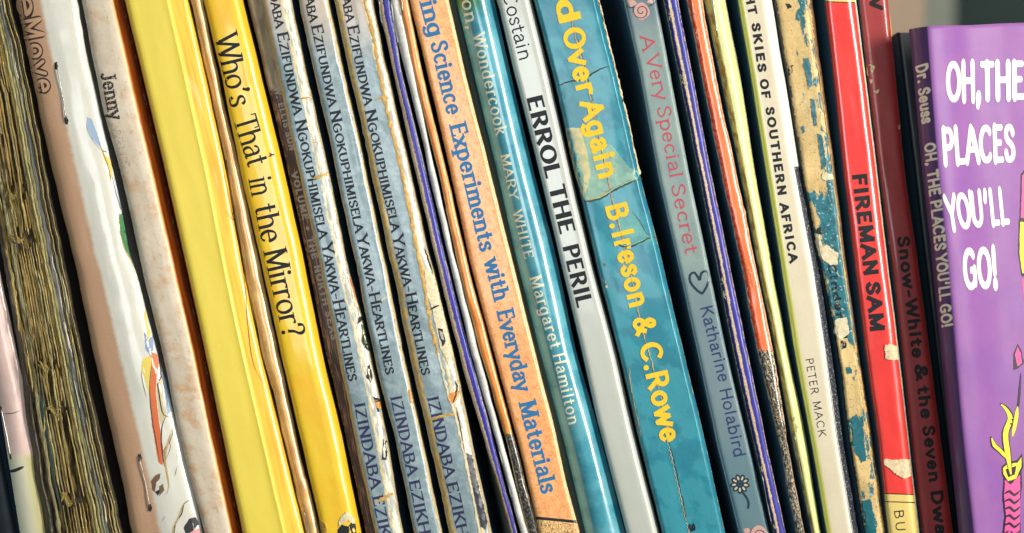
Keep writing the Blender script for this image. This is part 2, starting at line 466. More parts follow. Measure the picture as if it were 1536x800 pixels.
        for g, lv, kind in polys:
            o = off + lv*4e-6; n0 = len(V)
            if kind == 'poly':
                for p in g:
                    a, b = m(p[0], p[1], o); V.append(a); UV.append(b)
                Fc.append(tuple(range(n0, n0+len(g))))
            else:
                for l, r in g:
                    for p in (l, r):
                        a, b = m(p[0], p[1], o); V.append(a); UV.append(b)
                for i in range(len(g)-1):
                    a = n0+2*i; Fc.append((a, a+1, a+3, a+2))
        return mesh(name, V, Fc, mat, s.spine, UV)
    def patch(s, poly, mat, off=.00005, name='printed_picture', thick=0.0, jag=0.0, parent=None, grid=5.0, lift=0.0, seed=1):
        """a flat print or a torn piece of paper lying on the spine, outline in px"""
        rnd = random.Random(seed*77+int(poly[0][0])); pts = []
        n = len(poly)
        for i in range(n):
            a = Vector(poly[i]); b = Vector(poly[(i+1) % n]); k = max(1, int((b-a).length/(2.2 if jag else 6)))
            for j in range(k):
                p = a.lerp(b, j/k)
                if jag: p = p + Vector((rnd.uniform(-jag, jag), rnd.uniform(-jag, jag)))
                pts.append(p)
        nb = len(pts)
        xs = [p.x for p in pts]; ysx = [p.y for p in pts]
        y = min(ysx) + grid/2
        while y < max(ysx):
            x = min(xs) + grid/2
            while x < max(xs):
                p = Vector((x + rnd.uniform(-1, 1), y + rnd.uniform(-1, 1)))
                if inside(p, pts, 1.2): pts.append(p)
                x += grid
            y += grid
        r = geometry.delaunay_2d_cdt(pts, [], [list(range(nb))], 1, .001)
        vs, fs, ov = r[0], r[2], r[3]
        V, UV = [], []
        for i, p in enumerate(vs):
            isb = any(q < nb for q in ov[i]) if ov[i] else True
            o = off + (0 if isb else lift) + (thick*(.6+.4*rnd.random()) if thick else 0)
            a, b = s.at(p.x, p.y, o); V.append(a); UV.append(b)
        Fc = [tuple(f) for f in fs]
        if thick:
            # rim going down to the surface
            edges = {}
            for f in Fc:
                for a, b in zip(f, f[1:]+f[:1]): edges[(a, b)] = 1
            m0 = len(V); mp = {}
            for (a, b) in list(edges):
                if (b, a) not in edges:
                    for q in (a, b):
                        if q not in mp:
                            mp[q] = len(V); pa, pb = s.at(vs[q].x, vs[q].y, -.00005); V.append(pa); UV.append(pb)
                    Fc.append((b, a, mp[a], mp[b]))
        return mesh(name, V, Fc, mat, parent or s.spine, UV, smooth=not thick)
    def line(s, pts, width, mat, off=.00007, name='printed_picture', jit=0.0, ridge=0.0, parent=None, seed=3, taper=True, vary=0.0):
        """a drawn line, a crack or a raised fibre (ridge > 0) along px points"""
        rnd = random.Random(seed + int(pts[0][0]*3+pts[0][1]))
        Q = []
        for k in range(len(pts)-1):
            p0 = Vector(pts[max(k-1, 0)]); p1 = Vector(pts[k]); p2 = Vector(pts[k+1]); p3 = Vector(pts[min(k+2, len(pts)-1)])
            n = max(2, int((p2-p1).length/(3.0 if jit else 5.0)))
            for j in range(n):
                t = j/n
                Q.append(.5*((2*p1) + (-p0+p2)*t + (2*p0-5*p1+4*p2-p3)*t*t + (-p0+3*p1-3*p2+p3)*t**3) + Vector((rnd.uniform(-jit, jit), rnd.uniform(-jit, jit))))
        Q.append(Vector(pts[-1])); N = len(Q); V, UV, Fc = [], [], []
        k = 3 if ridge else 2
        for i, q in enumerate(Q):
            d = (Q[min(i+1, N-1)] - Q[max(i-1, 0)]).normalized(); n = Vector((-d.y, d.x))
            w = width/2*(1 + vary*hpt(q.y*.11 + seed, q.x*.11, seed))
            if taper: w *= min(1, .25 + 3.0*min(i, N-1-i)/N)
            for c in ((-1, 0), (0, ridge), (1, 0)) if ridge else ((-1, 0), (1, 0)):
                p = q + n*w*c[0]; a, b = s.at(p.x, p.y, off + c[1]*(.6+.8*abs(hpt(q.x*.2, q.y*.2, 3)))); V.append(a); UV.append(b)
        for i in range(N-1):
            for c in range(k-1):
                a = i*k+c; Fc.append((a, a+1, a+k+1, a+k))
        return mesh(name, V, Fc, mat, parent or s.spine, UV)
    def staple(s, a, b, mat, r=.00017, h=.0003, tip=.0006):
        """a wire staple through the fold: crown proud of the paper, ends bending in"""
        a, b = Vector(a), Vector(b)
        n = 9; path = [s.at(a.x, a.y, -tip)[0]]
        for i in range(n):
            t = i/(n-1); p = a.lerp(b, t); path.append(s.at(p.x, p.y, h + .0001*math.sin(t*9))[0])
        path.append(s.at(b.x, b.y, -tip)[0])
        V, Fc = [], []
        for i, p in enumerate(path):
            d = (path[min(i+1, len(path)-1)] - path[max(i-1, 0)]).normalized()
            e = d.cross(Vector((1, 0, 0))).normalized(); f = d.cross(e)
            for k in range(8): V.append(p + e*r*math.cos(k*math.pi/4) + f*r*math.sin(k*math.pi/4))
        for i in range(len(path)-1):
            for k in range(8):
                q = i*8+k; w = i*8+(k+1) % 8; Fc.append((q, w, w+8, q+8))
        Fc += [tuple(range(8))[::-1], tuple(range(len(V)-8, len(V)))]
        return mesh('staple', V, Fc, mat, s.root)

def interp(y, Y, X):
    if y < Y[0]:
        k = (X[-1]-X[0])/(Y[-1]-Y[0]); return X[0] + (y-Y[0])*k
    if y > Y[-1]:
        k = (X[-1]-X[0])/(Y[-1]-Y[0]); return X[-1] + (y-Y[-1])*k
    # gentle smoothing of the corners between measured points
    return float((np.interp(y-14, Y, X) if y-14 > Y[0] else np.interp(y, Y, X) - 0)*.25 + np.interp(y, Y, X)*.5 + (np.interp(y+14, Y, X) if y+14 < Y[-1] else np.interp(y, Y, X))*.25) \
        if Y[0]+14 < y < Y[-1]-14 else float(np.interp(y, Y, X))

def inside(p, poly, margin):
    c = False; n = len(poly); j = n-1
    for i in range(n):
        a, b = poly[i], poly[j]
        if (a.y > p.y) != (b.y > p.y) and p.x < (b.x-a.x)*(p.y-a.y)/(b.y-a.y)+a.x: c = not c
        ab = b-a; t = max(0, min(1, (p-a).dot(ab)/max(ab.length_squared, 1e-9)))
        if (p-(a+ab*t)).length < margin: return False
        j = i
    return c

def rnd_prof(h, power=2.4, n=13):
    return [(k/(n-1), h*abs(2*k/(n-1)-1)**power) for k in range(n)]
def flat_prof(r, h):   # flat spine with rounded shoulders: r in u, h in mm
    return [(0, h), (r*.3, h*.42), (r, 0.04*h), (r*1.6, 0), (1-r*1.6, 0), (1-r, .04*h), (1-r*.3, h*.42), (1, h)]

random.seed(11)
MPAGE = flat_mat('page_paper', (205, 188, 150), .85, .35)
STEEL = flat_mat('staple_steel', (150, 150, 146), .3, .2, metal=1.0)
RUST = flat_mat('rusty_staple', (120, 85, 50), .5, .5, metal=.6)
NAVY = flat_mat('gap_tint_board', (84, 128, 150), .6, .3)  # lifted blue: tint of the shaded gaps put into the colour
BROWN = flat_mat('brown_board', (84, 74, 66), .6, .3)
PAPER = flat_mat('torn_paper', (225, 205, 165), .85, .35, bump=1.5)
CREAM = flat_mat('cream_paper', (228, 214, 178), .85, .3, bump=1.5)
GOLDP = flat_mat('yellowed_glue', (214, 170, 88), .55, .5, bump=2)
DARKP = flat_mat('dark_chip', (22, 26, 30), .7, .2)
BLACKI = ink_mat('black_ink', (20, 22, 28))

# ------------------------------------------------------------------ background
def wall_panel(name, x0, x1, ytop, ybot, d, mat, thick=.02, kind='structure'):
    V = [P(x0, ybot, d), P(x1, ybot, d), P(x1, ytop, d), P(x0, ytop, d)]
    V += [v + Vector((0, thick, 0)) for v in V]
    F = [(0, 1, 2, 3), (7, 6, 5, 4), (1, 5, 6, 2), (0, 3, 7, 4), (3, 2, 6, 7), (0, 4, 5, 1)]
    o = mesh(name, V, F, mat, smooth=False); props(o, kind=kind); return o
wall_panel('wall', -2200, 3600, -1500, 2300, .55, flat_mat('grey_green_wall', (104, 120, 112), .9, .3))
m_beige = flat_mat('beige_wood', (205, 178, 150), .6, .25)
m_pale = flat_mat('pale_paint', (215, 218, 196), .6, .2)
# shelf board the books stand on
V = []
for z in (SHELF, SHELF-.018):
    V += [Vector((-.30, -.012, z)), Vector((.34, -.012, z)), Vector((.34, .24, z)), Vector((-.30, .24, z))]
props(mesh('shelf', V, [(0, 1, 2, 3), (7, 6, 5, 4), (0, 4, 5, 1), (1, 5, 6, 2), (2, 6, 7, 3), (3, 7, 4, 0)], flat_mat('shelf_wood', (110, 84, 58), .6, .4), smooth=False), kind='structure')

OFR = flat_mat('orange_fray', (246, 186, 140), .5)
def fuzz(b, x, y, rx, ry, mat):
    x += rnd.gauss(0, rx*.5); y += rnd.gauss(0, ry*.6); ea, eb = b.ex(y); x = min(max(x, ea+2.5), eb-2); a = rnd.gauss(math.pi/2 - .2, .7); l = rnd.uniform(2.5, 8)
    p = [(x - l*math.cos(a)/2, y - l*math.sin(a)/2), (x + rnd.uniform(-1.2, 1.2), y + rnd.uniform(-1.2, 1.2)), (x + l*math.cos(a)/2, y + l*math.sin(a)/2)]
    b.line(p, rnd.uniform(.7, 1.5), mat, off=.0001, ridge=.00015, name='paper_fibre')
rnd = random.Random(5)
# ------------------------------------------------------------------ 0 dark book at the far left, pink-cream booklet
m = cover_mat('navy_cloth', (22, 34, 44), grime_amt=.1, wear=None, coat=.1)
Book('hardback_book', 'dark navy book mostly outside the lower left edge of the picture', [(0, -190), (800, -60)], [(0, -128), (800, 26)], 11, flat_prof(.15, 1.5), m, NAVY, wob=.3)
def pinkx(g, c):
    return g.mix(g.step(g.v, .675, .69), c, g.mix(g.step(g.u, .35, .8), (226, 222, 192), (190, 180, 120)))
m = cover_mat('pink_cream_gloss', (240, 208, 196), (220, 176, 164), grime_amt=.15, wear_thr=.8, coat=.7, extra=pinkx, dents=.8)
b = Book('stapled_booklet', 'pink and cream glossy booklet with a staple, leftmost at the lower left corner', [(0, -124), (600, -2), (800, 30)], [(0, -84), (600, 40), (800, 74)], 3, rnd_prof(1.6, 2), m, BROWN, wob=.6)
b.staple((2, 610), (17, 688), STEEL, r=.0003, h=.0005)
b.line([(4, 621), (20, 620), (30, 616)], 1.2, DARKP, name='crease')
b.line([(10, 708), (22, 706), (36, 700)], 5, flat_mat('dark_tape', (60, 58, 62), .3, .3, coat=.6), name='tape_strip')

# ------------------------------------------------------------------ 1 ragged book without its spine
g = G('ragged_glue')
n = g.noise(.9, 7, sx=2.4, sy=.14, rough=.7); n2 = g.noise(.35, 5, sx=1, sy=.3)
c = g.mix(g.step(n, .45, .66), (24, 19, 11), (128, 102, 42)); c = g.mix(g.math('MULTIPLY', g.step(n2, .56, .66), .5), c, (160, 138, 72))
c = g.mix(g.step(g.u, .70, .74), c, g.mix(g.step(n, .45, .6), (34, 32, 26), (92, 86, 66)))
m = g.done(c, .6, .15, g.bump(g.math('ADD', n, g.math('MULTIPLY', n2, .8)), .0012))
L = [(0, -60), (371, 2), (530, 28), (608, 38), (719, 54), (800, 68)]; R = [(0, 16), (148, 49), (270, 73), (402, 98), (516, 121), (678, 156), (800, 185)]
B1 = Book('ragged_book', 'worn out book with its spine torn away, showing olive-gold glue and shredded binding strips', L, R, 1.5, rnd_prof(2.0, 3), m, BROWN, wob=2.4, dent=.5, nu=30, step=6)
fibs = []
for nm, cc in (('olive', (160, 136, 62)), ('gold', (204, 174, 90)), ('khaki', (172, 158, 104)), ('umber', (74, 60, 30)), ('ochre', (178, 142, 58)), ('verdigris', (108, 138, 122)), ('straw', (206, 190, 120))):
    g = G('fibre_'+nm); q = g.noise(1.6, 6, sx=2.5, sy=.2, rough=.7)
    q2 = g.noise(.5, 4)
    c = g.mix(g.step(q, .35, .7), mul(cc, .5), mul(cc, 1.0)); c = g.mix(g.math('MULTIPLY', q2, .5), c, mul(cc, 1.2))
    fibs.append(g.done(c, .42, .5, g.bump(q, .0006)))
rnd = random.Random(5)
def strip(bk, u0, y0, y1, w, mat, lift, curl=0, drift=0, name='binding_strip', parent=None, amp=2.0, hgt=.25, rag=0.0):
    V, UV, Fc = [], [], []; N = max(4, int((y1-y0)/7)); sd = rnd.random()*99
    for i in range(N+1):
        t = i/N; y = y0+(y1-y0)*t; a, b_ = bk.ex(y)
        cx = a+(b_-a)*(u0+drift*t) + 1.6*hpt(y*.014, 77, 0) + amp*.5*hpt(y*.02, sd, 0) + amp*.3*hpt(y*.07, sd, 3)
        ww = w*(.75+.5*hpt(y*.05, sd, 7))*min(1, .3+4*min(t, 1-t))
        e = lift + curl*max(0, abs(2*t-1)-.75)*4 + .0002*hpt(y*.06, sd, 5)
        for k, hh in ((-1, -.3), (-.6, .8), (.5, 1), (1, -.1)):
            jg = rag*ww*(hpt(y*.19, sd, 11+k) + .6*hpt(y*.45, sd, 15+k)) if abs(k) == 1 else 0
            p, q = bk.at(cx+k*ww/2+jg, y, e + hh*hgt/1000); V.append(p); UV.append(q)
    for i in range(N):
        for k in range(3):
            a = i*4+k; Fc.append((a, a+1, a+5, a+4))
    return mesh(name, V, Fc, mat, parent or bk.root, UV)
OLV, GLD, KHA, UMB, OCH, VER, STR = fibs
for u, w, mm, y0, y1, l in ((.05, 15, UMB, -160, 1060, .0001), (.10, 9, OCH, -160, 560, .0003), (.09, 8, UMB, 575, 1060, .0004), (.19, 8, KHA, -160, 1060, .0006), (.245, 5, OLV, -160, 520, .0004), (.25, 6, VER, 560, 770, .0003),
                            (.625, 4, UMB, -160, 1060, .0003), (.66, 9, OLV, -160, 1060, .0008), (.70, 3.5, STR, 60, 1060, .0011), (.735, 5, KHA, -160, 700, .0007)):
    strip(B1, u, y0, y1, w, mm, l, amp=1.2, hgt=.35, rag=.2)
for i in range(8):
    u = .30 + .30*i/7
    for y0, y1 in ((-160, 130), (122, 287), (296, 352), (372, 548), (556, 612), (618, 748), (752, 1060)):
        if rnd.random() < .12: continue
        strip(B1, u+rnd.uniform(-.006, .006), y0+rnd.uniform(-9, 9), y1+rnd.uniform(-12, 9), rnd.uniform(3.6, 5.4), rnd.choice([OLV, GLD, GLD, OCH, OCH, KHA]), rnd.uniform(.0003, .0009), curl=rnd.uniform(0, .0006), amp=1.0, hgt=.45, rag=.25)
for i in range(12):
    y = rnd.uniform(-100, 760); u = rnd.uniform(.04, .6)
    strip(B1, u, y, y+rnd.uniform(40, 140), rnd.uniform(3, 7), rnd.choice([OLV, GLD, KHA, OCH, STR]), rnd.uniform(.0010, .0018), curl=rnd.uniform(0, .0009), drift=rnd.uniform(-.04, .04), amp=2.5, hgt=.3, rag=.7)
for i in range(14):
    y = rnd.uniform(-60, 780); u = rnd.uniform(.04, .62)
    strip(B1, u, y, y+rnd.uniform(20, 110), rnd.uniform(1.5, 4), rnd.choice([fibs[6], fibs[1], fibs[3], fibs[3]]), rnd.uniform(.0014, .0022), curl=.0006, drift=rnd.uniform(-.06, .06), amp=3, hgt=.2, rag=.5)
for u, w, mm, l in ((.70, 5, fibs[6], .0012), (.745, 5, fibs[2], .0010), (.80, 15, flat_mat('old_leather', (78, 76, 62), .45, .5, coat=.3), .0006), (.86, 3, fibs[3], .0009), (.895, 2.2, fibs[1], .0011), (.94, 3, fibs[3], .0006), (.975, 1.6, fibs[1], .0009)):
    strip(B1, u, -160, 1060, w, mm, l, amp=1.6, hgt=.3)
for i in range(26):
    y = rnd.uniform(-20, 800); u = rnd.uniform(.74, .95)
    strip(B1, u, y, y+rnd.uniform(30, 120), rnd.uniform(1.2, 3), rnd.choice([fibs[6], fibs[2], PAPER, fibs[5]]), .0012, curl=.0003, amp=1.8, hgt=.2)
for (x, y, w) in ((18, 290, 18), (26, 358, 22), (66, 548, 16), (82, 612, 24), (100, 745, 16)):
    for k in range(2):
        pts = [(x-w/2, y+rnd.uniform(-7, 5)+k*3), (x-w/6, y-4+rnd.uniform(-6, 6)+k*3), (x+w/5, y+4+rnd.uniform(-6, 6)+k*3), (x+w/2, y+rnd.uniform(-4, 8)+k*3)]
        B1.line(pts, rnd.uniform(3, 7), rnd.choice([fibs[1], fibs[4], fibs[0]]), off=.0012, ridge=.0006, name='binding_thread', parent=B1.root)

# ------------------------------------------------------------------ 2 tan and white stapled picture book
def tanx(g, c):
    j = g.math('ADD', g.u, g.math('MULTIPLY', g.math('SUBTRACT', g.noise(.5, 4), .5), .05))
    return g.mix(g.step(j, .355, .445), g.mix(g.step(g.noise(3.5, 4), .3, .7), (198, 158, 124), (180, 140, 108)), c)
m = cover_mat('tan_white_gloss', (214, 211, 197), (202, 199, 185), tone=.08, grime_amt=.12, wear_thr=.86, coat=.75, extra=tanx, rough=.3, dents=1.0)
L = [(0, 25), (159, 57), (270, 82), (408, 116), (530, 140), (665, 171), (800, 199)]
R = [(0, 116), (84, 130), (159, 148), (270, 173), (388, 194), (408, 205), (469, 220), (530, 236), (645, 266), (766, 297), (800, 304)]
b = Book('picture_book', 'stapled picture book, tan on the left and glossy white right, outlined lettering', L, R, .5, [(0, 2.6), (.04, 1.0), (.12, .3), (.3, 0), (.42, .1), (.47, -.12), (.7, .2), (.9, 1.2), (1, 2.6)], m, BROWN, side2=flat_mat('white_board', (225, 222, 210), .4, .2), wob=1.2, dent=.22)
ol = ink_mat('outline_ink', (62, 44, 40)); tan_i = ink_mat('tan_fill', (196, 155, 122), tone=.05)
for t, base, cap in (("le", [(18, -32), (28, 26)], 33), ("Move", [(31, 30), (41, 82), (54, 141)], 32)):
    b.text(t, base, cap, 'round', ol, grow=.085, off=.00005, track=.16, name='outlined_lettering')
    b.text(t, base, cap, 'round', tan_i, grow=-.075, off=.00013, track=.16, name='lettering_fill')
b.staple((85, 96), (101, 184), STEEL, h=.00045)
b.staple((209, 684), (226, 766), STEEL, h=.00045)
for x, y in ((84, 99), (100, 181), (210, 687), (225, 762)):
    b.patch([(x-3, y-5), (x+1, y-6), (x+3, y), (x+2, y+6), (x-2, y+5)], DARKP, name='staple_hole', jag=.5)
I = dict(blue=ink_mat('ink_paleblue', (150, 175, 200)), green=ink_mat('ink_green', (48, 120, 66)), yellow=ink_mat('ink_yellow', (226, 200, 90)),
         orange=ink_mat('ink_orange', (214, 110, 60)), sand=ink_mat('ink_sand', (205, 190, 150)), brown=ink_mat('ink_brown', (120, 90, 66)), line=ink_mat('ink_line', (42, 40, 44)),
         gold=ink_mat('ink_gold', (196, 160, 100)), pink=ink_mat('ink_pink', (226, 150, 150)), lilac=ink_mat('ink_lilac', (130, 150, 190)))
pic = lambda poly, c, o=.00005: b.patch(poly, I[c], off=o, jag=.35, seed=4)
pic([(131, 176), (137, 178), (146, 200), (152, 222), (148, 218), (138, 207), (132, 192)], 'blue')
b.line([(132, 176), (131, 192), (139, 210), (152, 226)], 1.0, I['lilac']); b.line([(134, 177), (144, 196), (152, 224)], .8, I['lilac'])
pic([(152, 220), (158, 232), (167, 240), (169, 262), (166, 274), (162, 250), (156, 238)], 'yellow')
b.line([(149, 216), (158, 236), (164, 256), (168, 284)], 1.6, I['brown']); b.line([(152, 224), (161, 229)], 2.2, I['line'])
b.line([(168, 262), (172, 282), (182, 318)], 1.1, I['line']); b.line([(170, 262), (177, 290), (183, 320)], .9, I['lilac'])
pic([(178, 321), (185, 322), (192, 345), (200, 372), (206, 396), (196, 388), (186, 372), (180, 350)], 'green')
pic([(185, 322), (188, 330), (200, 372), (205, 392), (194, 360)], 'line', .00008)
b.line([(179, 321), (178, 342), (188, 376), (201, 396)], 1.6, I['gold'])
pic([(215, 470), (219, 466), (222, 490), (226, 500), (222, 512)], 'yellow')
pic([(216, 498), (222, 508), (229, 505), (230, 524), (226, 537), (218, 524)], 'lilac')
pic([(213, 540), (222, 534), (228, 536), (224, 560), (224, 596), (216, 566), (211, 555)], 'yellow')
pic([(227, 528), (235, 532), (238, 545), (234, 566), (233, 590), (238, 630), (246, 682), (244, 698), (238, 694), (228, 640), (224, 590), (226, 556)], 'orange')
pic([(236, 572), (242, 566), (247, 610), (249, 622), (243, 640), (240, 632), (235, 596)], 'sand')
pic([(242, 560), (248, 570), (256, 618), (251, 624), (247, 600)], 'blue')
b.line([(211, 556), (213, 572), (219, 596)], 1, I['brown']); b.line([(226, 548), (224, 590), (230, 640), (240, 692)], 1.2, I['line'])
b.line([(237, 530), (241, 566), (236, 576), (243, 618), (249, 624), (258, 628)], 2.0, I['line']); b.line([(241, 560), (247, 584), (252, 612)], 1.2, I['line'])
b.line([(249, 624), (243, 640), (242, 664), (247, 700)], 1.8, I['line']); b.line([(260, 640), (252, 664), (248, 690), (253, 730), (248, 742)], 3.0, I['gold'])
b.line([(261, 642), (254, 664), (246, 676), (250, 690)], 1.1, I['line']); b.line([(246, 676), (252, 664), (256, 670), (250, 688)], 1, I['brown'])
pic([(226, 722), (233, 713), (241, 710), (240, 718), (234, 724), (232, 738), (228, 736)], 'brown'); pic([(238, 730), (244, 726), (246, 736), (239, 744)], 'brown')
pic([(232, 738), (240, 734), (237, 744)], 'line', .00008)
b.line([(285, 748), (274, 758), (270, 772), (262, 790), (258, 810)], 2.4, I['gold']); b.line([(287, 749), (276, 756), (273, 770), (264, 786), (261, 806)], 1.6, I['line'])
pic([(276, 792), (284, 778), (294, 776), (299, 786), (290, 796), (280, 806)], 'line'); pic([(281, 802), (291, 796), (300, 792), (304, 812), (284, 815)], 'pink', .00008)
b.line([(244, 782), (248, 774)], .8, I['brown']); b.line([(266, 700), (262, 716)], .7, I['line'])

# ------------------------------------------------------------------ 3 cream and orange worn book
def jx(g, c):
    e = g.math('ADD', g.u, g.math('MULTIPLY', g.math('SUBTRACT', g.noise(.6, 6, sy=.4), .5), .05))
    st = g.step(g.math('ADD', g.noise(.16, 7, rough=.65), g.math('MULTIPLY', g.v, .10)), .50, .80)
    c = g.mix(g.math('MULTIPLY', st, .75), c, (200, 146, 86))
    c = g.mix(g.math('MULTIPLY', g.step(g.noise(.8, 6, sy=.4, rough=.7), .60, .70), .5), c, (170, 120, 80))
    o = g.mix(g.step(g.noise(.5, 5, sx=2, sy=.1), .4, .65), (226, 116, 34), (190, 78, 26))
    o = g.mix(g.math('MULTIPLY', g.step(g.u, .86, .97), .75), o, (96, 38, 22))  # shade from the next book put into the colour as brown
    c = g.mix(g.step(e, .70, .74), c, g.mix(g.step(e, .73, .80), (238, 190, 110), o))
    return c
m = cover_mat('cream_orange', (216, 202, 180), (200, 182, 156), tone=.2, grime=(150, 120, 90), grime_amt=.25, wear_thr=.8, rough=.5, coat=.15, extra=jx, dents=.7)
L = [(0, 122), (71, 136), (159, 153), (270, 184), (419, 217), (530, 244), (665, 271), (773, 300), (800, 307)]; R = [(0, 184), (270, 246), (530, 305), (800, 361)]
b = Book('worn_book', 'cream worn book with brown stains and an orange right edge', L, R, 1, [(0, 1.6), (.05, .5), (.15, 0), (.6, 0), (.75, .8), (.88, 2.4), (1, 6)], m, BROWN, side2=flat_mat('orange_board', (170, 80, 30), .5, .3), wob=.8)
worn = ink_mat('worn_black_ink', (28, 26, 30), worn=.62, coarse=2.6)
b.text("Jenny", [(150, 112), (164, 180)], 23, 'slab', worn, name='worn_lettering')
b.text("wars", [(168, 190), (184, 254)], 17, 'roman', ink_mat('rubbed_ink', (40, 38, 44), worn=1.15, coarse=2.4), name='worn_lettering')

# ------------------------------------------------------------------ 4 thick yellow book
def yx(g, c):
    a = g.mix(g.step(g.u, .70, .74), c, g.mix(g.step(g.noise(.5, 4, sx=2, sy=.08), .4, .65), (250, 200, 62), (244, 176, 44)))
    return g.mix(g.math('MULTIPLY', g.step(g.u, .08, .02), .8), a, (246, 190, 60))
m = cover_mat('yellow_gloss', (246, 220, 84), (242, 212, 74), tone=.04, grime_amt=.05, wear_thr=.83, rough=.3, coat=.55, extra=yx, scratch=.12, specks=.04, dents=.5, coat_rough=.07)
L = [(0, 187), (257, 248), (530, 308), (800, 364)]; R = [(0, 283), (148, 316), (260, 340), (415, 367), (530, 391), (587, 405), (672, 426), (800, 457)]
b = Book('thick_book', 'thick glossy yellow book without lettering, creased along its right shoulder', L, R, -1, [(0, 2.2), (.02, .9), (.05, .3), (.10, .05), (.35, 0), (.6, 0), (.66, -.2), (.685, .05), (.78, .45), (.9, .9), (.97, 1.6), (1, 3)], m, flat_mat('yellow_board', (225, 190, 60), .4, .2), wob=.5, dent=.07, u_nodes=[0, .01, .02, .035, .05, .075, .1, .15, .22, .3, .4, .5, .57, .62, .645, .66, .675, .69, .71, .74, .78, .83, .88, .92, .95, .975, 1])
b.line([(345, 330), (352, 316), (357, 300)], 1.2, DARKP, name='tear'); b.line([(340, 318), (350, 330), (356, 326)], 1.0, DARKP, name='tear')
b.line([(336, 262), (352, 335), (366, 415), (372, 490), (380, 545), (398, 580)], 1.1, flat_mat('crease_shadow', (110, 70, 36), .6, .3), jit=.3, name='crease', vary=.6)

# ------------------------------------------------------------------ 5 thin tan stapled booklet
m = cover_mat('tan_gloss', (242, 200, 126), (216, 156, 84), tone=.3, grime=(90, 50, 25), grime_amt=.35, wear=(235, 210, 165), wear_thr=.7, wear_w=.3, rough=.28, coat=.9, dents=1.3, scratch=.3)
L = [(0, 286), (148, 318), (260, 342), (415, 369), (530, 393), (587, 409), (672, 429), (800, 460)]; R = [(0, 304), (148, 334), (260, 360), (402, 391), (516, 415), (658, 445), (780, 475), (800, 480)]
b = Book('stapled_booklet', 'thin shiny tan booklet with staples between the two yellow books', L, R, .5, rnd_prof(1.4, 2), m, BROWN, wob=1.4, dent=.35)
b.staple((339, 240), (352, 318), RUST); b.staple((457, 766), (466, 812), STEEL); 
b.line([(377, 446), (388, 505), (393, 545), (408, 588), (412, 600)], 1.3, DARKP, name='tear'); b.line([(412, 600), (420, 660), (436, 720), (446, 770)], 1.1, flat_mat('red_brown_line', (120, 45, 30), .5, .3), name='crease', jit=.3)
for q in range(5):
    strip(b, rnd.uniform(.1, .4), q*170-20, q*170+rnd.uniform(60, 150), 2.2, flat_mat('tan_fibre', (196, 140, 80), .5, .4), .0002, amp=1, name='paper_fibre', parent=b.spine, hgt=.15)

# ------------------------------------------------------------------ 6 yellow book with the question title
def y2(g, c):
    a = g.mix(g.math('MULTIPLY', g.step(g.noise(.06, 3), .45, .62), .6), c, (246, 186, 28))
    return g.mix(g.step(g.u, .80, .9), a, (236, 186, 30))
m = cover_mat('deep_yellow_gloss', (244, 202, 40), (242, 190, 32), tone=.15, grime=(120, 80, 20), grime_amt=.06, wear_thr=.84, rough=.3, coat=.6, extra=y2, scratch=.12, specks=.03, dents=.7, coat_rough=.08)
L = [(0, 305), (108, 331), (263, 362), (395, 392), (530, 421), (651, 449), (773, 477), (800, 483)]; R = [(0, 364), (111, 391), (256, 426), (388, 455), (530, 483), (655, 513), (780, 538), (800, 542)]
b = Book('paperback_book', 'bright yellow book with a black serif question title, torn at its foot', L, R, -.8, [(0, 2), (.03, .7), (.08, .15), (.2, 0), (.6, 0), (.72, .02), (.80, .35), (.88, 1.0), (.95, 2.0), (1, 3.4)], m, flat_mat('yellow_board', (215, 165, 30), .4, .2), side2=BROWN, wob=.6, dent=.1)
b.text("Who\u2019s", [(322, 57), (346, 162)], 35, 'roman', BLACKI, name='title_lettering', track=.03)
b.text("That", [(350, 180), (372, 252)], 35, 'roman', BLACKI, name='title_lettering', track=.03)
b.text("in", [(373, 270), (378, 295)], 35, 'roman', BLACKI, name='title_lettering', track=.03)
b.text("the", [(381, 311), (393, 366)], 35, 'roman', BLACKI, name='title_lettering', track=.03)
b.text("Mirror?", [(395, 378), (425, 508)], 35, 'roman', BLACKI, name='title_lettering', track=.03)
b.patch([(512, 775), (520, 768), (533, 779), (530, 786), (522, 780), (508, 790), (509, 782)], CREAM, thick=.0003, jag=.6, name='torn_patch')
b.patch([(506, 795), (512, 787), (522, 790), (527, 784), (534, 786), (536, 830), (506, 830)], DARKP, jag=.6, name='hole')
b.patch([(470, 790), (478, 780), (487, 784), (490, 796), (484, 806), (474, 806)], GOLDP, thick=.0005, jag=.7, name='torn_patch')
b.line([(402, 236), (408, 232), (412, 232)], 1.6, DARKP, name='tear'); b.patch([(404, 229), (410, 230), (411, 235), (405, 236)], ink_mat('brown_spot', (120, 70, 20)), name='stain')

# ------------------------------------------------------------------ 7 recessed maroon book
def mx(g, c):
    wob = g.math('ADD', g.u, g.math('MULTIPLY', g.math('SUBTRACT', g.noise(1.2, 5, sy=.5), .5), .35))
    top = g.step(g.math('ADD', g.v, g.math('MULTIPLY', g.noise(1.5, 4), .02)), .150, .142)
    taupe = g.mix(g.step(g.noise(.5, 5, sy=.3), .4, .7), (158, 142, 112), (128, 112, 88))
    brn = g.mix(g.step(g.noise(1.1, 4, sx=2, sy=.12), .52, .70), (72, 52, 44), (170, 126, 80))
    c = g.mix(g.step(wob, .62, .54), c, brn)
    return g.mix(top, c, taupe)
m = cover_mat('maroon_cloth', (100, 30, 44), (84, 24, 36), tone=.2, grime_amt=.2, wear=(196, 150, 110), wear_w=.4, wear_thr=.74, coat=.1, rough=.6, extra=mx)
L = [(0, 371), (256, 432), (388, 461), (530, 489), (655, 519), (800, 549)]; R = [(0, 408), (131, 432), (260, 464), (395, 498), (530, 520), (665, 546), (800, 574)]
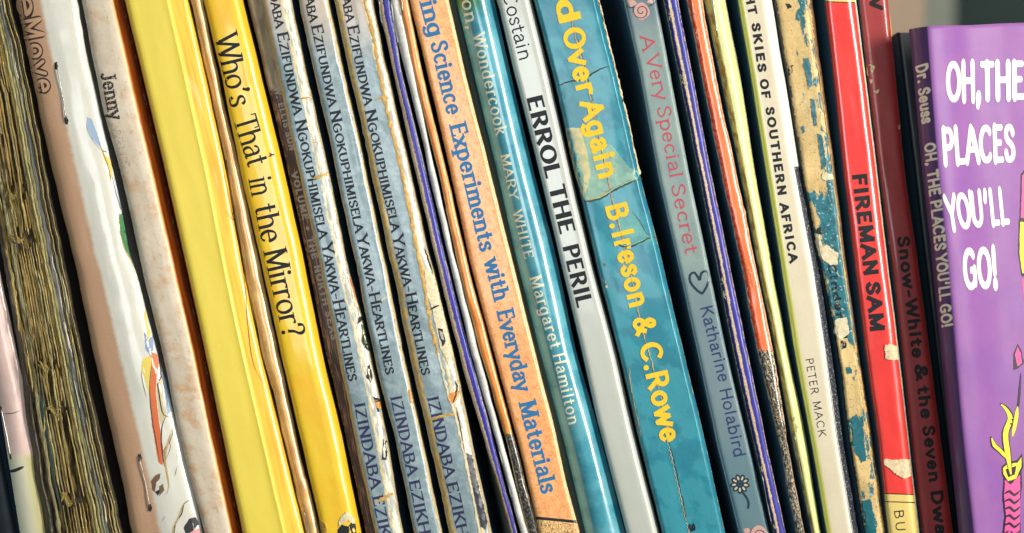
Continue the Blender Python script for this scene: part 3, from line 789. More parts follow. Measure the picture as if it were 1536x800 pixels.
b = Book('hardback_book', 'maroon and taupe worn book set back behind the yellow title book, mostly hidden', L, R, 3.2, flat_prof(.12, 1.2), m, flat_mat('mauve_brown_board', (70, 52, 44), .7, .3), wob=1.2)
small = ink_mat('cream_foil', (176, 156, 138), worn=.5, coarse=3)
for t, base in (("W. ELLIS SON", [(411, 133), (434, 226)]), ("VOLUME + THE NORTH SEAS", [(437, 260), (497, 510)])):
    b.text(t, base, 10, 'sansb', small, track=.2, name='small_lettering')

# ------------------------------------------------------------------ 8-10 three blue-grey marbled books
def marble(name, seed, redge, ledge, band):
    def ex(g, c):
        g.seed += seed*13
        cl = g.step(g.noise(.32, 5, rough=.6), .42, .68)
        c = g.mix(g.math('MULTIPLY', cl, .7), c, (160, 176, 178))
        c = g.mix(g.math('MULTIPLY', g.step(g.noise(1.1, 5), .55, .72), .45), c, (104, 124, 128))
        c = g.mix(g.math('MULTIPLY', g.step(g.v, .11, .0), .75), c, (205, 182, 160))
        w1 = g.math('ADD', g.u, g.math('MULTIPLY', g.math('SUBTRACT', g.noise(1.0, 6, sy=.55, rough=.7), .5), .16))
        cream = g.mix(g.step(g.noise(.7, 6, sy=.25, rough=.7), .42, .6), (236, 226, 200), (168, 172, 166))
        c = g.mix(g.step(w1, redge-.01, redge+.01), c, cream)
        line = g.math('MULTIPLY', g.step(w1, redge-.035, redge-.015), g.step(w1, redge+.035, redge+.012))
        c = g.mix(g.math('MULTIPLY', line, g.step(g.noise(.9, 5, sy=.3), .34, .5)), c, (226, 196, 128))
        c = g.mix(g.step(w1, ledge+.03, ledge), c, g.mix(g.step(g.noise(1.2, 5, sy=.4), .4, .62), (214, 172, 84), (170, 150, 110)))
        vo = g.math('SUBTRACT', w1, .93)
        c = g.mix(g.step(vo, 0, .03), c, (200, 170, 120))
        return c
    return cover_mat(name, (132, 152, 158), (118, 140, 148), tone=.2, grime=(90, 80, 60), grime_amt=.15, wear=(228, 206, 156), wear_w=.16, wear_thr=.66, rough=.32, coat=.5, extra=ex, dents=1.2, specks=.12, scratch=.12)
NB = flat_mat('gap_teal_board', (84, 132, 156), .6, .3)  # teal tone of the shaded gaps put into the board colour
ink = ink_mat('blue_black_ink', (24, 30, 40), worn=.12, coarse=3); ink2 = ink_mat('violet_ink', (44, 46, 82), worn=.1, coarse=3)
L = [(0, 393), (78, 409), (236, 443), (395, 480), (516, 504), (699, 541), (797, 562)]; R = [(0, 438), (88, 456), (189, 478), (270, 497), (405, 523), (530, 557), (648, 580), (766, 598), (800, 605)]
B8 = b = Book('paperback_book', 'leftmost of three blue-grey marbled books, its cream right side torn to orange', L, R, .6, [(0, 1.4), (.05, .4), (.14, 0), (.52, 0), (.6, .15), (.66, .1), (.85, .6), (.94, 1.3), (1, 2.8)], marble('marbled_cover', 1, .64, .06, 1), NB, 'blue-grey marbled books', wob=1.6, dent=.3, nu=18)
def words(b, lst, cap, ink, **k):
    for t, base in lst: b.text(t, base, cap, 'smallcap', ink, smallcaps=True, name='title_lettering', **k)
words(b, [("Izindaba", [(395, -48), (413, 42)]), ("Ezifundwa", [(415, 51), (440, 172)]), ("Ngokuphimisela", [(442, 182), (479, 358)]), ("Yakwa-Heartlines", [(482, 367), (523, 572)])], 17.5, ink)
for t, base in (("IZINDABA", [(531, 606), (556, 734)]), ("EZIKHI", [(558, 746), (577, 836)])): b.text(t, base, 16.5, 'smallcap', ink2, name='subtitle_lettering')
OR = flat_mat('orange_print', (222, 140, 50), .5, .35); TERR = flat_mat('salmon_print', (214, 130, 96), .5, .4)
b.patch([(521, 416), (532, 418), (539, 440), (545, 472), (547, 476), (540, 480), (536, 470), (531, 455), (527, 440)], CREAM, thick=.0002, jag=.6, name='torn_patch')
b.patch([(524, 417), (532, 419), (538, 440), (543, 466), (538, 462), (531, 440)], TERR, thick=.00035, jag=.4, name='torn_patch')
b.patch([(538, 476), (546, 474), (543, 480), (537, 486)], DARKP, off=.00045, jag=.4, name='hole')
b.patch([(541, 486), (548, 490), (551, 510), (555, 528), (549, 524), (544, 505)], flat_mat('green_chip', (90, 120, 88), .5, .4), thick=.0002, jag=.6, name='torn_patch')
b.patch([(544, 502), (549, 500), (552, 516), (556, 526), (548, 522), (543, 512)], DARKP, off=.0003, jag=.8, name='hole')
b.patch([(552, 550), (555, 546), (560, 565), (556, 574), (550, 566)], DARKP, jag=.6, name='hole')
b.patch([(562, 600), (573, 603), (577, 610), (566, 612)], OR, thick=.0002, jag=.5, name='torn_patch'); b.patch([(560, 595), (568, 598), (573, 602), (564, 603)], DARKP, off=.0003, jag=.5, name='hole')
b.patch([(565, 612), (571, 612), (572, 618), (567, 618)], DARKP, jag=.5, name='hole'); b.patch([(572, 690), (580, 690), (582, 668), (576, 640)], DARKP, jag=.5, name='hole')
b.line([(470, 268), (484, 263), (494, 258)], 4.5, GOLDP, jit=.8, ridge=.0002, name='glue_ridge', vary=.8); b.line([(450, 148), (458, 147), (465, 147)], 3, GOLDP, jit=.6, ridge=.0002, name='glue_ridge')
b.line([(562, 754), (578, 746), (594, 738)], 5, GOLDP, jit=.8, ridge=.0002, name='glue_ridge', vary=.8); b.line([(468, 214), (480, 213), (490, 210)], 1.5, GOLDP, jit=.5, name='crack')
L = [(0, 449), (78, 464), (223, 497), (260, 504), (405, 536), (530, 560), (651, 591), (797, 621)]; R = [(0, 494), (108, 517), (216, 543), (260, 551), (405, 581), (530, 606), (641, 631), (797, 663)]
B9 = b = Book('paperback_book', 'middle one of three blue-grey marbled books, least torn, tan line down its right edge', L, R, .8, [(0, 1.2), (.05, .35), (.14, 0), (.55, 0), (.85, .4), (.95, 1.2), (1, 2.6)], marble('marbled_cover', 2, .92, .0, 1), NB, 'blue-grey marbled books', wob=1.3, dent=.25, nu=18)
words(b, [("Izindaba", [(447, -52), (465, 33)]), ("Ezifundwa", [(467, 40), (493, 160)]), ("Ngokuphimisela", [(494, 168), (533, 349)]), ("Yakwa-Heartlines", [(535, 355), (579, 562)])], 17, ink)
for t, base in (("IZINDABA", [(586, 596), (611, 714)]), ("EZIKHI", [(613, 723), (632, 812)])): b.text(t, base, 17, 'smallcap', ink2, name='subtitle_lettering')
b.line([(572, 452), (578, 447), (584, 447)], 2, CREAM, jit=.8, name='crack')
b.patch([(611, 540), (615, 548), (616, 562), (611, 556)], DARKP, jag=.5, name='hole'); b.patch([(613, 584), (620, 586), (622, 606), (616, 604)], OR, jag=.5, thick=.0002, name='torn_patch')
L = [(0, 501), (108, 524), (223, 550), (260, 557), (395, 587), (516, 611), (665, 645), (797, 673)]; R = [(0, 560), (88, 577), (189, 601), (270, 619), (371, 642), (516, 678), (648, 705), (773, 732), (800, 738)]
B10 = b = Book('paperback_book', 'rightmost of three blue-grey marbled books, yellow cracks and a peeling cream band at right', L, R, .4, [(0, 1.3), (.05, .4), (.14, 0), (.5, 0), (.66, .1), (.85, .5), (.95, 1.2), (1, 2.8)], marble('marbled_cover', 3, .76, .13, 1), NB, 'blue-grey marbled books', wob=1.6, dent=.3, nu=18)
words(b, [("Izindaba", [(501, -52), (519, 33)]), ("Ezifundwa", [(521, 41), (546, 158)]), ("Ngokuphimisela", [(547, 167), (587, 348)]), ("Yakwa-Heartlines", [(589, 355), (633, 563)])], 17, ink)
for t, base in (("IZINDABA", [(641, 597), (667, 717)]), ("EZIKHI", [(669, 726), (689, 816)])): b.text(t, base, 17, 'smallcap', ink2, name='subtitle_lettering')
b.line([(547, 0), (562, 60), (572, 125), (590, 205), (604, 266), (617, 330), (632, 405), (645, 480), (657, 530)], 5, GOLDP, off=.0001, jit=.9, ridge=.0002, name='glue_ridge', taper=False, vary=.9)
b.line([(657, 530), (672, 590), (689, 648), (704, 720), (719, 800)], 3.5, CREAM, off=.0001, jit=.9, ridge=.0002, name='glue_ridge', taper=False, vary=.9)
b.line([(562, 150), (574, 146), (584, 148)], 3, GOLDP, jit=.7, ridge=.0002, name='glue_ridge'); b.line([(640, 632), (658, 626), (676, 622), (690, 620)], 4, GOLDP, jit=.8, ridge=.0002, name='glue_ridge')
b.patch([(636, 405), (648, 404), (656, 432), (664, 462), (672, 500), (680, 532), (672, 545), (660, 520), (650, 470), (640, 440)], CREAM, thick=.0002, jag=.8, name='torn_patch')
b.patch([(657, 492), (664, 494), (669, 512), (665, 520), (659, 506)], DARKP, off=.0003, jag=.5, name='hole'); b.patch([(659, 496), (664, 499), (667, 511), (662, 508)], flat_mat('grey_chip', (180, 180, 165), .6, .4), off=.00034, jag=.3, name='torn_patch')
b.line([(645, 465), (652, 461), (659, 458)], 3, DARKP, off=.0003, jit=.5, name='hole'); b.line([(637, 370), (641, 384), (645, 398), (649, 412)], 1.6, DARKP, jit=.8, off=.0003, name='crack')
b.patch([(674, 590), (690, 586), (686, 600), (678, 606), (672, 600)], OR, thick=.0002, jag=.6, name='torn_patch'); b.line([(682, 570), (686, 582), (680, 604)], 2, DARKP, off=.0003, jit=.8, name='crack')
b.line([(684, 610), (690, 640), (697, 678)], 1.6, DARKP, off=.0002, jit=.5, name='crack')
b.patch([(700, 680), (708, 682), (712, 700), (720, 740), (731, 782), (730, 795), (722, 790), (712, 750), (706, 715)], flat_mat('navy_chip', (34, 42, 56), .4, .3), thick=.0002, jag=.7, name='torn_patch')

# ------------------------------------------------------------------ 11-13 thin stapled booklets
def bluex(lo, hi, dark=None):
    def ex(g, c):
        w = g.math('ADD', g.u, g.math('MULTIPLY', g.math('SUBTRACT', g.noise(1.5, 6, sy=.5, rough=.7), .5), .28))
        a = g.math('MULTIPLY', g.step(w, lo-.02, lo+.02), g.step(w, hi+.02, hi-.02))
        c = g.mix(a, c, g.mix(g.step(g.noise(2, 5), .4, .6), (236, 208, 162), (205, 172, 130)))
        return g.mix(g.step(w, lo-.10, lo-.14), c, (20, 26, 60)) if dark else c
    return ex
m = cover_mat('ultramarine', (30, 28, 150), (24, 24, 120), tone=.15, grime_amt=.0, wear=(205, 196, 190), wear_w=.3, wear_thr=.64, rough=.45, coat=.25, extra=bluex(.08, .36), dents=1.4, scratch=.25, specks=.1)
L = [(0, 567), (81, 584), (209, 612), (267, 625), (422, 662), (530, 688), (672, 730), (797, 766)]; R = [(0, 586), (108, 602), (243, 636), (395, 670), (527, 704), (648, 737), (797, 775)]
b = Book('stapled_booklet', 'thin ultramarine blue booklet with a scuffed pale line, right of the three blue-grey books', L, R, .9, rnd_prof(.9, 3), m, NB, wob=1.6, dent=.3)
b.staple((569, 0), (573, 38), STEEL); b.staple((739, 712), (756, 784), RUST)
m = cover_mat('white_worn', (226, 222, 212), (190, 184, 176), tone=.4, grime=(120, 100, 90), grime_amt=.35, wear=(240, 232, 215), wear_thr=.7, rough=.35, coat=.5, dents=1.6, scratch=.3)
L = [(0, 585), (68, 598), (202, 632), (260, 643), (361, 667), (527, 706), (672, 747), (797, 781)]; R = [(0, 600), (111, 622), (267, 655), (395, 685), (527, 718), (672, 757), (797, 792)]
b = Book('stapled_booklet', 'thin white booklet with rust marks between the blue and the orange booklets', L, R, .5, rnd_prof(.9, 3), m, NB, wob=1.6, dent=.3)
b.staple((586, 0), (596, 70), STEEL); b.staple((747, 672), (769, 754), STEEL)
def orx(g, c):
    s = g.step(g.math('ADD', g.v, g.math('MULTIPLY', g.noise(1.5, 3), .004)), .652, .655)
    k = g.mix(g.step(g.noise(2.2, 7, sy=.6, rough=.8), .56, .60), (26, 30, 34), (200, 180, 150))
    return g.mix(s, c, k)
m = cover_mat('orange_gloss', (250, 158, 64), (240, 128, 44), tone=.3, grime=(160, 80, 40), grime_amt=.25, wear=(250, 215, 150), wear_w=.3, wear_thr=.68, rough=.28, coat=.8, dents=1.6, scratch=.35, extra=orx)
L = [(0, 599), (111, 621), (260, 658), (395, 686), (527, 720), (651, 757), (797, 792)]; R = [(0, 612), (111, 634), (267, 672), (405, 704), (527, 737), (651, 770), (797, 807)]
b = Book('stapled_booklet', 'thin glossy orange booklet whose lower end is black and scuffed', L, R, .2, rnd_prof(.9, 3), m, NB, wob=1.2, dent=.3)
b.staple((599, -30), (605, 22), STEEL); b.staple((737, 583), (757, 655), RUST)
b.line([(737, 583), (745, 622), (757, 655)], 1.2, DARKP, off=.0001, name='tear')

# ------------------------------------------------------------------ 14 orange pebbled book
def peb(g, c):
    vo = g.t.nodes.new('ShaderNodeTexVoronoi'); vo.feature = 'DISTANCE_TO_EDGE'; vo.inputs['Scale'].default_value = 1.35; vo.voronoi_dimensions = '2D'
    nz = g.t.nodes.new('ShaderNodeTexNoise'); nz.noise_dimensions = '2D'; nz.inputs['Scale'].default_value = .8; g.t.links.new(g.mm, nz.inputs[0])
    add = g.t.nodes.new('ShaderNodeVectorMath'); add.operation = 'MULTIPLY_ADD'; add.inputs[1].default_value = (2.2, 2.2, 0)
    g.t.links.new(nz.outputs['Color'], add.inputs[0]); g.t.links.new(g.mm, add.inputs[2]); g.t.links.new(add.outputs[0], vo.inputs['Vector'])
    l = g.step(vo.outputs['Distance'], .16, .05)
    c = g.mix(g.math('MULTIPLY', g.math('MULTIPLY', l, g.step(g.noise(.5, 4), .3, .6)), .75), c, (218, 108, 54))
    c = g.mix(g.step(g.u, .955, .985), c, (250, 212, 150)); c = g.mix(g.step(g.u, .03, .01), c, (170, 90, 50))
    w = g.math('ADD', g.v, g.math('MULTIPLY', g.u, -.006))
    low = g.mix(g.step(vo.outputs['Distance'], .12, .05), (250, 200, 130), (70, 40, 20))
    c = g.mix(g.step(w, .779, .7795), c, low)
    return g.mix(g.math('MULTIPLY', g.step(w, .7745, .775), g.step(w, .7795, .779)), c, (24, 20, 22))
m = cover_mat('orange_pebbled', (252, 184, 118), (248, 172, 104), tone=.2, grime_amt=.0, wear=(248, 222, 175), wear_w=.08, wear_thr=.78, rough=.4, coat=.45, extra=peb, dents=.4)
L = [(0, 614), (111, 641), (260, 676), (395, 705), (527, 740), (675, 780), (797, 808)]; R = [(0, 673), (115, 699), (260, 736), (381, 766), (530, 803), (651, 834), (719, 848), (797, 869)]
b = Book('paperback_book', 'orange squiggle-patterned book with bold blue slab-serif title', L, R, -.3, flat_prof(.06, 1.3), m, NB, side2=flat_mat('cream_board', (236, 205, 150), .5, .25), wob=.5)
bi = ink_mat('blue_ink', (44, 116, 168))
for t, base in (("Amazing", [(606, -85), (620, -30), (643, 56)]), ("Science", [(645, 66), (670, 173)]), ("Experiments", [(674, 190), (697, 280), (720, 378)]), ("with", [(726, 393), (741, 452)]), ("Everyday", [(745, 469), (774, 588)]), ("Materials", [(778, 606), (812, 741)])):
    b.text(t, base, 26, 'slab', bi, name='title_lettering')

# ------------------------------------------------------------------ 15 teal rounded book
def tx(g, c):
    c = g.mix(g.math('MULTIPLY', g.step(g.noise(.12, 5), .42, .6), .5), c, (110, 180, 190))
    gr = g.math('MULTIPLY', g.math('MULTIPLY', g.step(g.v, .030, .0), g.step(g.u, .9, .4)), 1)
    c = g.mix(gr, c, (40, 110, 50)); return c
m = cover_mat('teal_gloss', (72, 156, 174), (50, 134, 154), tone=.35, grime=(120, 120, 100), grime_amt=.15, wear=(150, 165, 160), wear_w=.12, wear_thr=.8, rough=.2, coat=1, extra=tx, dents=.25, coat_rough=.09)
L = [(0, 684), (115, 712), (267, 748), (381, 773), (527, 810), (665, 847), (797, 878)]; R = [(0, 741), (115, 767), (256, 800), (371, 831), (527, 864), (641, 897), (797, 937)]
b = Book('hardback_book', 'glossy teal round-backed book with small cream lettering, left of the white book', L, R, -.2, rnd_prof(4.2, 2.3, 17), m, NB, wob=.25, dent=.06, nu=20)
ci = ink_mat('cream_ink', (246, 240, 208))
for t, base, cap in (("Sutton,", [(678, -60), (701, 45)], 19), ("Wondercook", [(709, 53), (744, 204)], 18.5), ("MARY", [(751, 233), (765, 300)], 13.5), ("WHITE", [(769, 318), (787, 389)], 14.5), ("Margaret", [(794, 417), (826, 524)], 18), ("Hamilton", [(829, 533), (853, 638)], 18)):
    b.text(t, base, cap, 'cream', ci, name='title_lettering', track=.14)

# ------------------------------------------------------------------ 16 white book
m = cover_mat('offwhite_gloss', (188, 191, 180), (180, 185, 175), tone=.1, grime=(150, 148, 130), grime_amt=.10, wear=(60, 62, 58), wear_w=.05, wear_thr=.82, rough=.25, coat=.8, dents=.25)
L = [(0, 746), (88, 766), (216, 799), (375, 837), (527, 873), (631, 896), (797, 939)]; R = [(0, 797), (111, 824), (260, 857), (405, 891), (527, 924), (665, 955), (797, 989)]
b = Book('hardback_book', 'off-white glossy book with bold black capitals and a bright right shoulder', L, R, -.1, [(0, 1.5), (.03, .6), (.1, .1), (.3, 0), (.78, 0), (.86, .3), (.92, .9), (.97, 1.8), (1, 3)], m, NB, wob=.35, dent=.06)
b.text("Costain", [(753, -8), (779, 92)], 22, 'thin', BLACKI, name='author_lettering', track=.10)
for t, base in (("ERROL", [(790, 149), (819, 268)]), ("THE", [(823, 282), (840, 352)]), ("PERIL", [(844, 372), (866, 462)])):
    b.text(t, base, 24.5, 'flare', BLACKI, name='title_lettering')
b.patch([(744, 0), (751, 0), (749, 10), (745, 6)], PAPER, name='torn_patch', jag=.4)

# ------------------------------------------------------------------ 17 wide teal book
def wtx(g, c):
    c = g.mix(g.math('MULTIPLY', g.step(g.math('ADD', g.noise(.10, 4), g.math('MULTIPLY', g.v, .14)), .50, .64), .5), c, (60, 156, 168))
    c = g.mix(g.math('MULTIPLY', g.step(g.noise(.9, 6, rough=.75), .60, .70), .5), c, (20, 92, 100))
    edge = g.step(g.u, .955, .965)
    return g.mix(g.math('MULTIPLY', edge, .6), c, (20, 100, 128))
m = cover_mat('sea_teal', (15, 126, 146), (10, 110, 130), tone=.25, grime_amt=.08, grime=(150, 150, 110), wear=(206, 188, 130), wear_w=.04, wear_thr=.76, rough=.35, coat=.45, extra=wtx, dents=.5, specks=.05)
L = [(0, 801), (121, 832), (267, 865), (405, 897), (530, 929), (665, 960), (797, 993)]; R = [(0, 896), (101, 922), (267, 961), (375, 989), (527, 1025), (641, 1053), (797, 1087)]
b = Book('thick_book', 'wide worn teal book with bold yellow lettering and cracked tape', L, R, -.6, [(0, 1.6), (.02, .5), (.05, .05), (.2, 0), (.48, .1), (.52, .1), (.8, 0), (.91, .0), (.935, .05), (.96, .9), (.98, 1.5), (1, 2.4)], m, NB, wob=.5, dent=.12, u_nodes=[0, .01, .02, .035, .05, .08, .13, .2, .28, .36, .42, .46, .49, .52, .56, .62, .7, .8, .88, .91, .925, .935, .945, .96, .98, 1])
def film(name, col, a):
    g = G(name); n = g.noise(.6, 6); c = g.mix(n, col, mul(col, 1.2))
    return g.done(c, .4, .15, None, alpha=g.math('ADD', a-.22, g.math('MULTIPLY', g.step(g.noise(.18, 3), .3, .6), .3)))
b.patch([(868, 196), (890, 200), (896, 213), (918, 218), (935, 240), (944, 252), (960, 258), (957, 268), (935, 278), (910, 288), (895, 300), (876, 300), (864, 262)], film('yellowed_film', (150, 186, 160), .58), off=.00012, name='tape_patch', jag=.5)
b.patch([(848, 193), (870, 192), (880, 225), (886, 262), (876, 298), (862, 262)], film('buff_film', (206, 190, 130), .66), off=.00014, name='tape_patch', jag=.5)
b.patch([(834, 130), (880, 118), (892, 150), (872, 190), (850, 190)], film('grey_film', (90, 150, 160), .35), off=.00012, name='tape_patch')
b.patch([(930, 315), (948, 318), (972, 352), (982, 356), (975, 364), (938, 372), (924, 350)], film('pale_film', (110, 180, 170), .5), off=.00012, name='tape_patch', jag=.4)
yi = ink_mat('yellow_ink', (244, 200, 40), worn=.03, coarse=2)
for t, base in (("nd", [(822, -34), (839, 36)]), ("Over", [(842, 48), (866, 143)]), ("Again", [(869, 157), (898, 269)]), ("B.Ireson", [(907, 311), (944, 462)]), ("&", [(948, 481), (954, 504)]), ("C.Rowe", [(958, 520), (991, 664)])):
    b.text(t, base, 34, 'sansb', yi, off=.0002, name='title_lettering', track=.07, grow=-.045)
crk = flat_mat('crack_edge', (50, 56, 46), .6, .4)
b.line([(832, 131), (850, 124), (876, 118), (892, 108), (905, 102), (917, 99)], 2.2, crk, jit=.6, name='crack', off=.00015); b.line([(875, 303), (892, 301), (905, 296), (918, 287), (935, 279), (950, 272), (964, 268)], 3.2, crk, jit=.7, name='crack', off=.00015, vary=.6)
b.line([(875, 299), (892, 297), (905, 291), (918, 282)], 1.6, GOLDP, jit=.6, name='crack', off=.00017)
b.line([(877, 301), (893, 298), (906, 293), (919, 284), (936, 276), (950, 269)], 2.4, film('curled_film', (150, 176, 150), .95), jit=.5, ridge=.0007, name='peeled_edge', off=.0002)
b.line([(928, 366), (941, 369), (960, 362), (972, 355)], 2.0, film('curled_film', (110, 170, 160), .95), jit=.4, ridge=.0005, name='peeled_edge', off=.0002)
b.line([(924, 367), (940, 371), (960, 364), (972, 358), (984, 356)], 3, crk, jit=.6, name='crack', off=.00015, vary=.6); b.line([(948, 318), (958, 330), (970, 350), (982, 355)], 1, crk, jit=.4, name='crack', off=.00015)
b.line([(850, 2), (864, 60), (884, 140), (906, 240), (916, 290), (932, 350), (948, 420), (960, 480), (978, 545), (994, 610), (1004, 660)], 1.4, GOLDP, jit=.9, ridge=.00012, name='split', taper=False, vary=1.2, off=.00014)
b.line([(853, 6), (880, 112), (896, 190), (918, 300), (940, 380), (962, 470)], .9, crk, jit=1.0, name='split', vary=1.3, off=.00016)
STRAND = film("strand", (150, 180, 150), .7)
for k in range(16):
    y = 655 + k*9; x = 1000 + (y-655)*.235
    b.line([(x-1.5, y), (x+2, y+7), (x-1, y+14)], 1.0, rnd.choice([STRAND, PAPER, GOLDP, STRAND]), jit=.6, ridge=.0001, name='split', off=.00015)
b.line([(1002, 655), (1014, 705), (1026, 760), (1036, 810)], 1.3, crk, jit=.8, name='split', off=.00012, vary=.7)
b.line([(898, 0), (923, 103), (943, 185), (960, 262)], 1.8, PAPER, jit=.7, name='paper_fibre', off=.00015, vary=1.5, taper=False)
b.line([(943, 545), (948, 590), (962, 655)], 1.3, GOLDP, jit=.9, ridge=.0001, name='split', vary=1)
b.text("3", [(1033, 787), (1035, 797)], 9, 'sansb', BLACKI, off=.0002)
for (x, y) in ((906, 397), (907, 423), (910, 430), (905, 420)):
    b.patch([(x-1.6, y-2), (x+2, y-1), (x+1.4, y+2.2), (x-1, y+2)], PAPER if x != 906 else flat_mat('brown_fleck', (120, 70, 40)), name='fleck')

# ------------------------------------------------------------------ 18 grey-blue storybook
def gbx(g, c):
    c = g.mix(g.math('MULTIPLY', g.step(g.v, .08, .0), .6), c, (60, 84, 108))
    c = g.mix(g.math('MULTIPLY', g.step(g.v, .38, .47), .7), c, (96, 118, 130))
    c = g.mix(g.math('MULTIPLY', g.step(g.v, .6, .72), .8), c, (84, 118, 128))
    return g.mix(g.step(g.u, .05, .02), c, (176, 192, 190))
m = cover_mat('greyblue_matt', (136, 154, 148), (118, 140, 140), tone=.25, grime=(70, 84, 84), grime_amt=.2, wear=(190, 198, 190), wear_w=.06, wear_thr=.8, rough=.5, coat=.15, extra=gbx, dents=.3)
L = [(0, 935), (101, 958), (267, 988), (395, 1017), (527, 1046), (665, 1075), (797, 1108)]; R = [(0, 985), (135, 1010), (267, 1035), (371, 1057), (527, 1090), (672, 1125), (797, 1154)]
b = Book('storybook', 'grey-blue storybook with faded red title, a heart, a daisy and a rose', L, R, 2.4, flat_prof(.07, 1.3), m, NB, wob=.3)
ri = ink_mat('faded_red_ink', (186, 78, 88), worn=.12, coarse=3); di = ink_mat('navy_ink', (26, 46, 66)); vi = ink_mat('violet_blue_ink', (44, 56, 104), worn=.1, coarse=3)
for t, base in (("A", [(960, 56), (964, 77)]), ("Very", [(968, 86), (984, 151)]), ("Special", [(985, 162), (1005, 268)]), ("Secret", [(1006, 279), (1028, 382)])):
    b.text(t, base, 21, 'handserif', ri, name='title_lettering')
for t, base in (("Katharine", [(1050, 462), (1078, 574)]), ("Holabird", [(1079, 585), (1101, 687)])): b.text(t, base, 19, 'hand', vi, name='author_lettering')
b.line([(1054, 441), (1046, 436), (1036, 424), (1035, 413), (1042, 409), (1048, 418), (1050, 420), (1052, 410), (1060, 407), (1064, 416), (1060, 430), (1053, 441)], 3.6, di, name='printed_heart', off=.00008, taper=False)
fl = ink_mat('petal_cream', (196, 184, 152)); 
for k in range(9):
    a = k*2*math.pi/9 + .2; cx, cy = 1110, 726; ex_, ey = cx+9*math.cos(a), cy+9*math.sin(a)
    for r1, mm, o in ((4.9, di, .00006), (2.0, fl, .00009)):
        b.patch([(ex_+(r1+1.2)*math.cos(a)*math.cos(t)-r1*.8*math.sin(a)*math.sin(t), ey+(r1+1.2)*math.sin(a)*math.cos(t)+r1*.8*math.cos(a)*math.sin(t)) for t in [j*math.pi/5 for j in range(10)]], mm, off=o, name='printed_petal', grid=50)
b.patch([(1110+3*math.cos(t), 726+3*math.sin(t)) for t in [j*math.pi/4 for j in range(8)]], di, off=.00012, name='printed_petal', grid=50)
b.line([(1113, 738), (1119, 745), (1123, 754), (1122, 763)], 3.2, di, name='printed_stem', off=.00008, taper=False)
rose = ink_mat('rose_print', (206, 160, 150))
def rosedraw(cx, cy, r):
    b.patch([(cx+r*math.cos(t)*(1+.08*math.sin(3*t)), cy+r*math.sin(t)*(1+.08*math.cos(4*t))) for t in [j*math.pi/9 for j in range(18)]], rose, name='printed_rose', off=.00006)
    sp = [(cx+(2+t*r*.16)*math.cos(t*1.9), cy+(2+t*r*.16)*math.sin(t*1.9)) for t in np.arange(0, 5.4, .28)]
    b.line(sp, 1.3, di, name='printed_rose', off=.00010, taper=False)
rosedraw(962, 17, 12.5); b.line([(935, 4), (945, 12), (952, 10)], 1.6, di, off=.0001); b.line([(972, 10), (980, 6), (984, 2)], 1.6, di, off=.0001)
b.patch([(934, -4), (948, -3), (956, 6), (946, 11), (937, 6)], rose, name='printed_rose', off=.00005); b.patch([(970, 4), (975, -4), (984, -2), (980, 6)], rose, name='printed_rose', off=.00005)
rosedraw(1138, 803, 14); b.patch([(1110, 795), (1122, 792), (1130, 800), (1120, 812), (1110, 808)], rose, name='printed_rose', off=.00005)

# ------------------------------------------------------------------ 19 blue booklet with cream line
m = cover_mat('deep_ultramarine', (30, 30, 150), (22, 24, 110), tone=.25, grime_amt=.0, wear=(226, 200, 160), wear_w=.2, wear_thr=.70, rough=.45, coat=.25, extra=bluex(.28, .48, 1), dents=1.3, specks=.06, scratch=.15)
L = [(0, 995), (101, 1016), (267, 1050), (405, 1077), (530, 1100), (678, 1134), (797, 1160)]; R = [(0, 1017), (111, 1038), (267, 1068), (405, 1096), (527, 1121), (672, 1151), (797, 1178)]
b = Book('stapled_booklet', 'thin deep blue booklet with a bare cream crease, right of the storybook', L, R, 1.0, rnd_prof(.9, 3), m, NB, wob=.9, dent=.2)
b.staple((1001, -40), (1004, 20), STEEL); b.staple((1142, 710), (1158, 792), STEEL)
for x, y in ((1004, 22), (1029, 126), (1024, 118), (1084, 442), (1142, 706), (1160, 790), (1086, 420)):
    for k in range(6): fuzz(b, x, y, 4, 6, CREAM)

# ------------------------------------------------------------------ 20 orange-red booklet
def redx(g, c):
    s = g.step(g.math('ADD', g.v, g.math('MULTIPLY', g.noise(1.0, 3), .012)), .530, .534)
    k = g.mix(g.step(g.noise(1.9, 8, sy=.5, rough=.8), .53, .57), (30, 36, 38), (206, 186, 150))
    c = g.mix(g.step(g.u, .34, .26), c, g.mix(g.step(g.noise(.8, 4), .4, .6), (190, 50, 28), (230, 96, 50)))
    return g.mix(s, c, k)
m = cover_mat('vermilion_gloss', (248, 124, 66), (240, 100, 44), tone=.2, grime=(140, 60, 30), grime_amt=.2, wear=(248, 205, 160), wear_w=.35, wear_thr=.70, rough=.28, coat=.8, dents=1.5, scratch=.35, extra=redx)
L = [(0, 1030), (101, 1049), (256, 1081), (405, 1113), (527, 1136), (665, 1169), (797, 1193)]; R = [(0, 1053), (135, 1078), (267, 1107), (405, 1134), (527, 1160), (665, 1181), (797, 1206)]
b = Book('stapled_booklet', 'orange-red scuffed booklet whose lower third is black and frayed', L, R, 1.3, rnd_prof(.9, 3), m, NB, wob=1.5, dent=.3)
b.staple((1033, -30), (1041, 38), RUST); b.staple((1151, 570), (1168, 644), RUST)
for x, y, n_ in ((1044, 45, 16), (1125, 420, 10), (1078, 190, 6), (1152, 545, 22), (1166, 650, 18), (1172, 700, 12), (1180, 760, 10), (1160, 600, 12)):
    for k in range(n_): fuzz(b, x, y, 7, 24, (CREAM if rnd.random() < .6 else PAPER) if y > 500 else OFR)

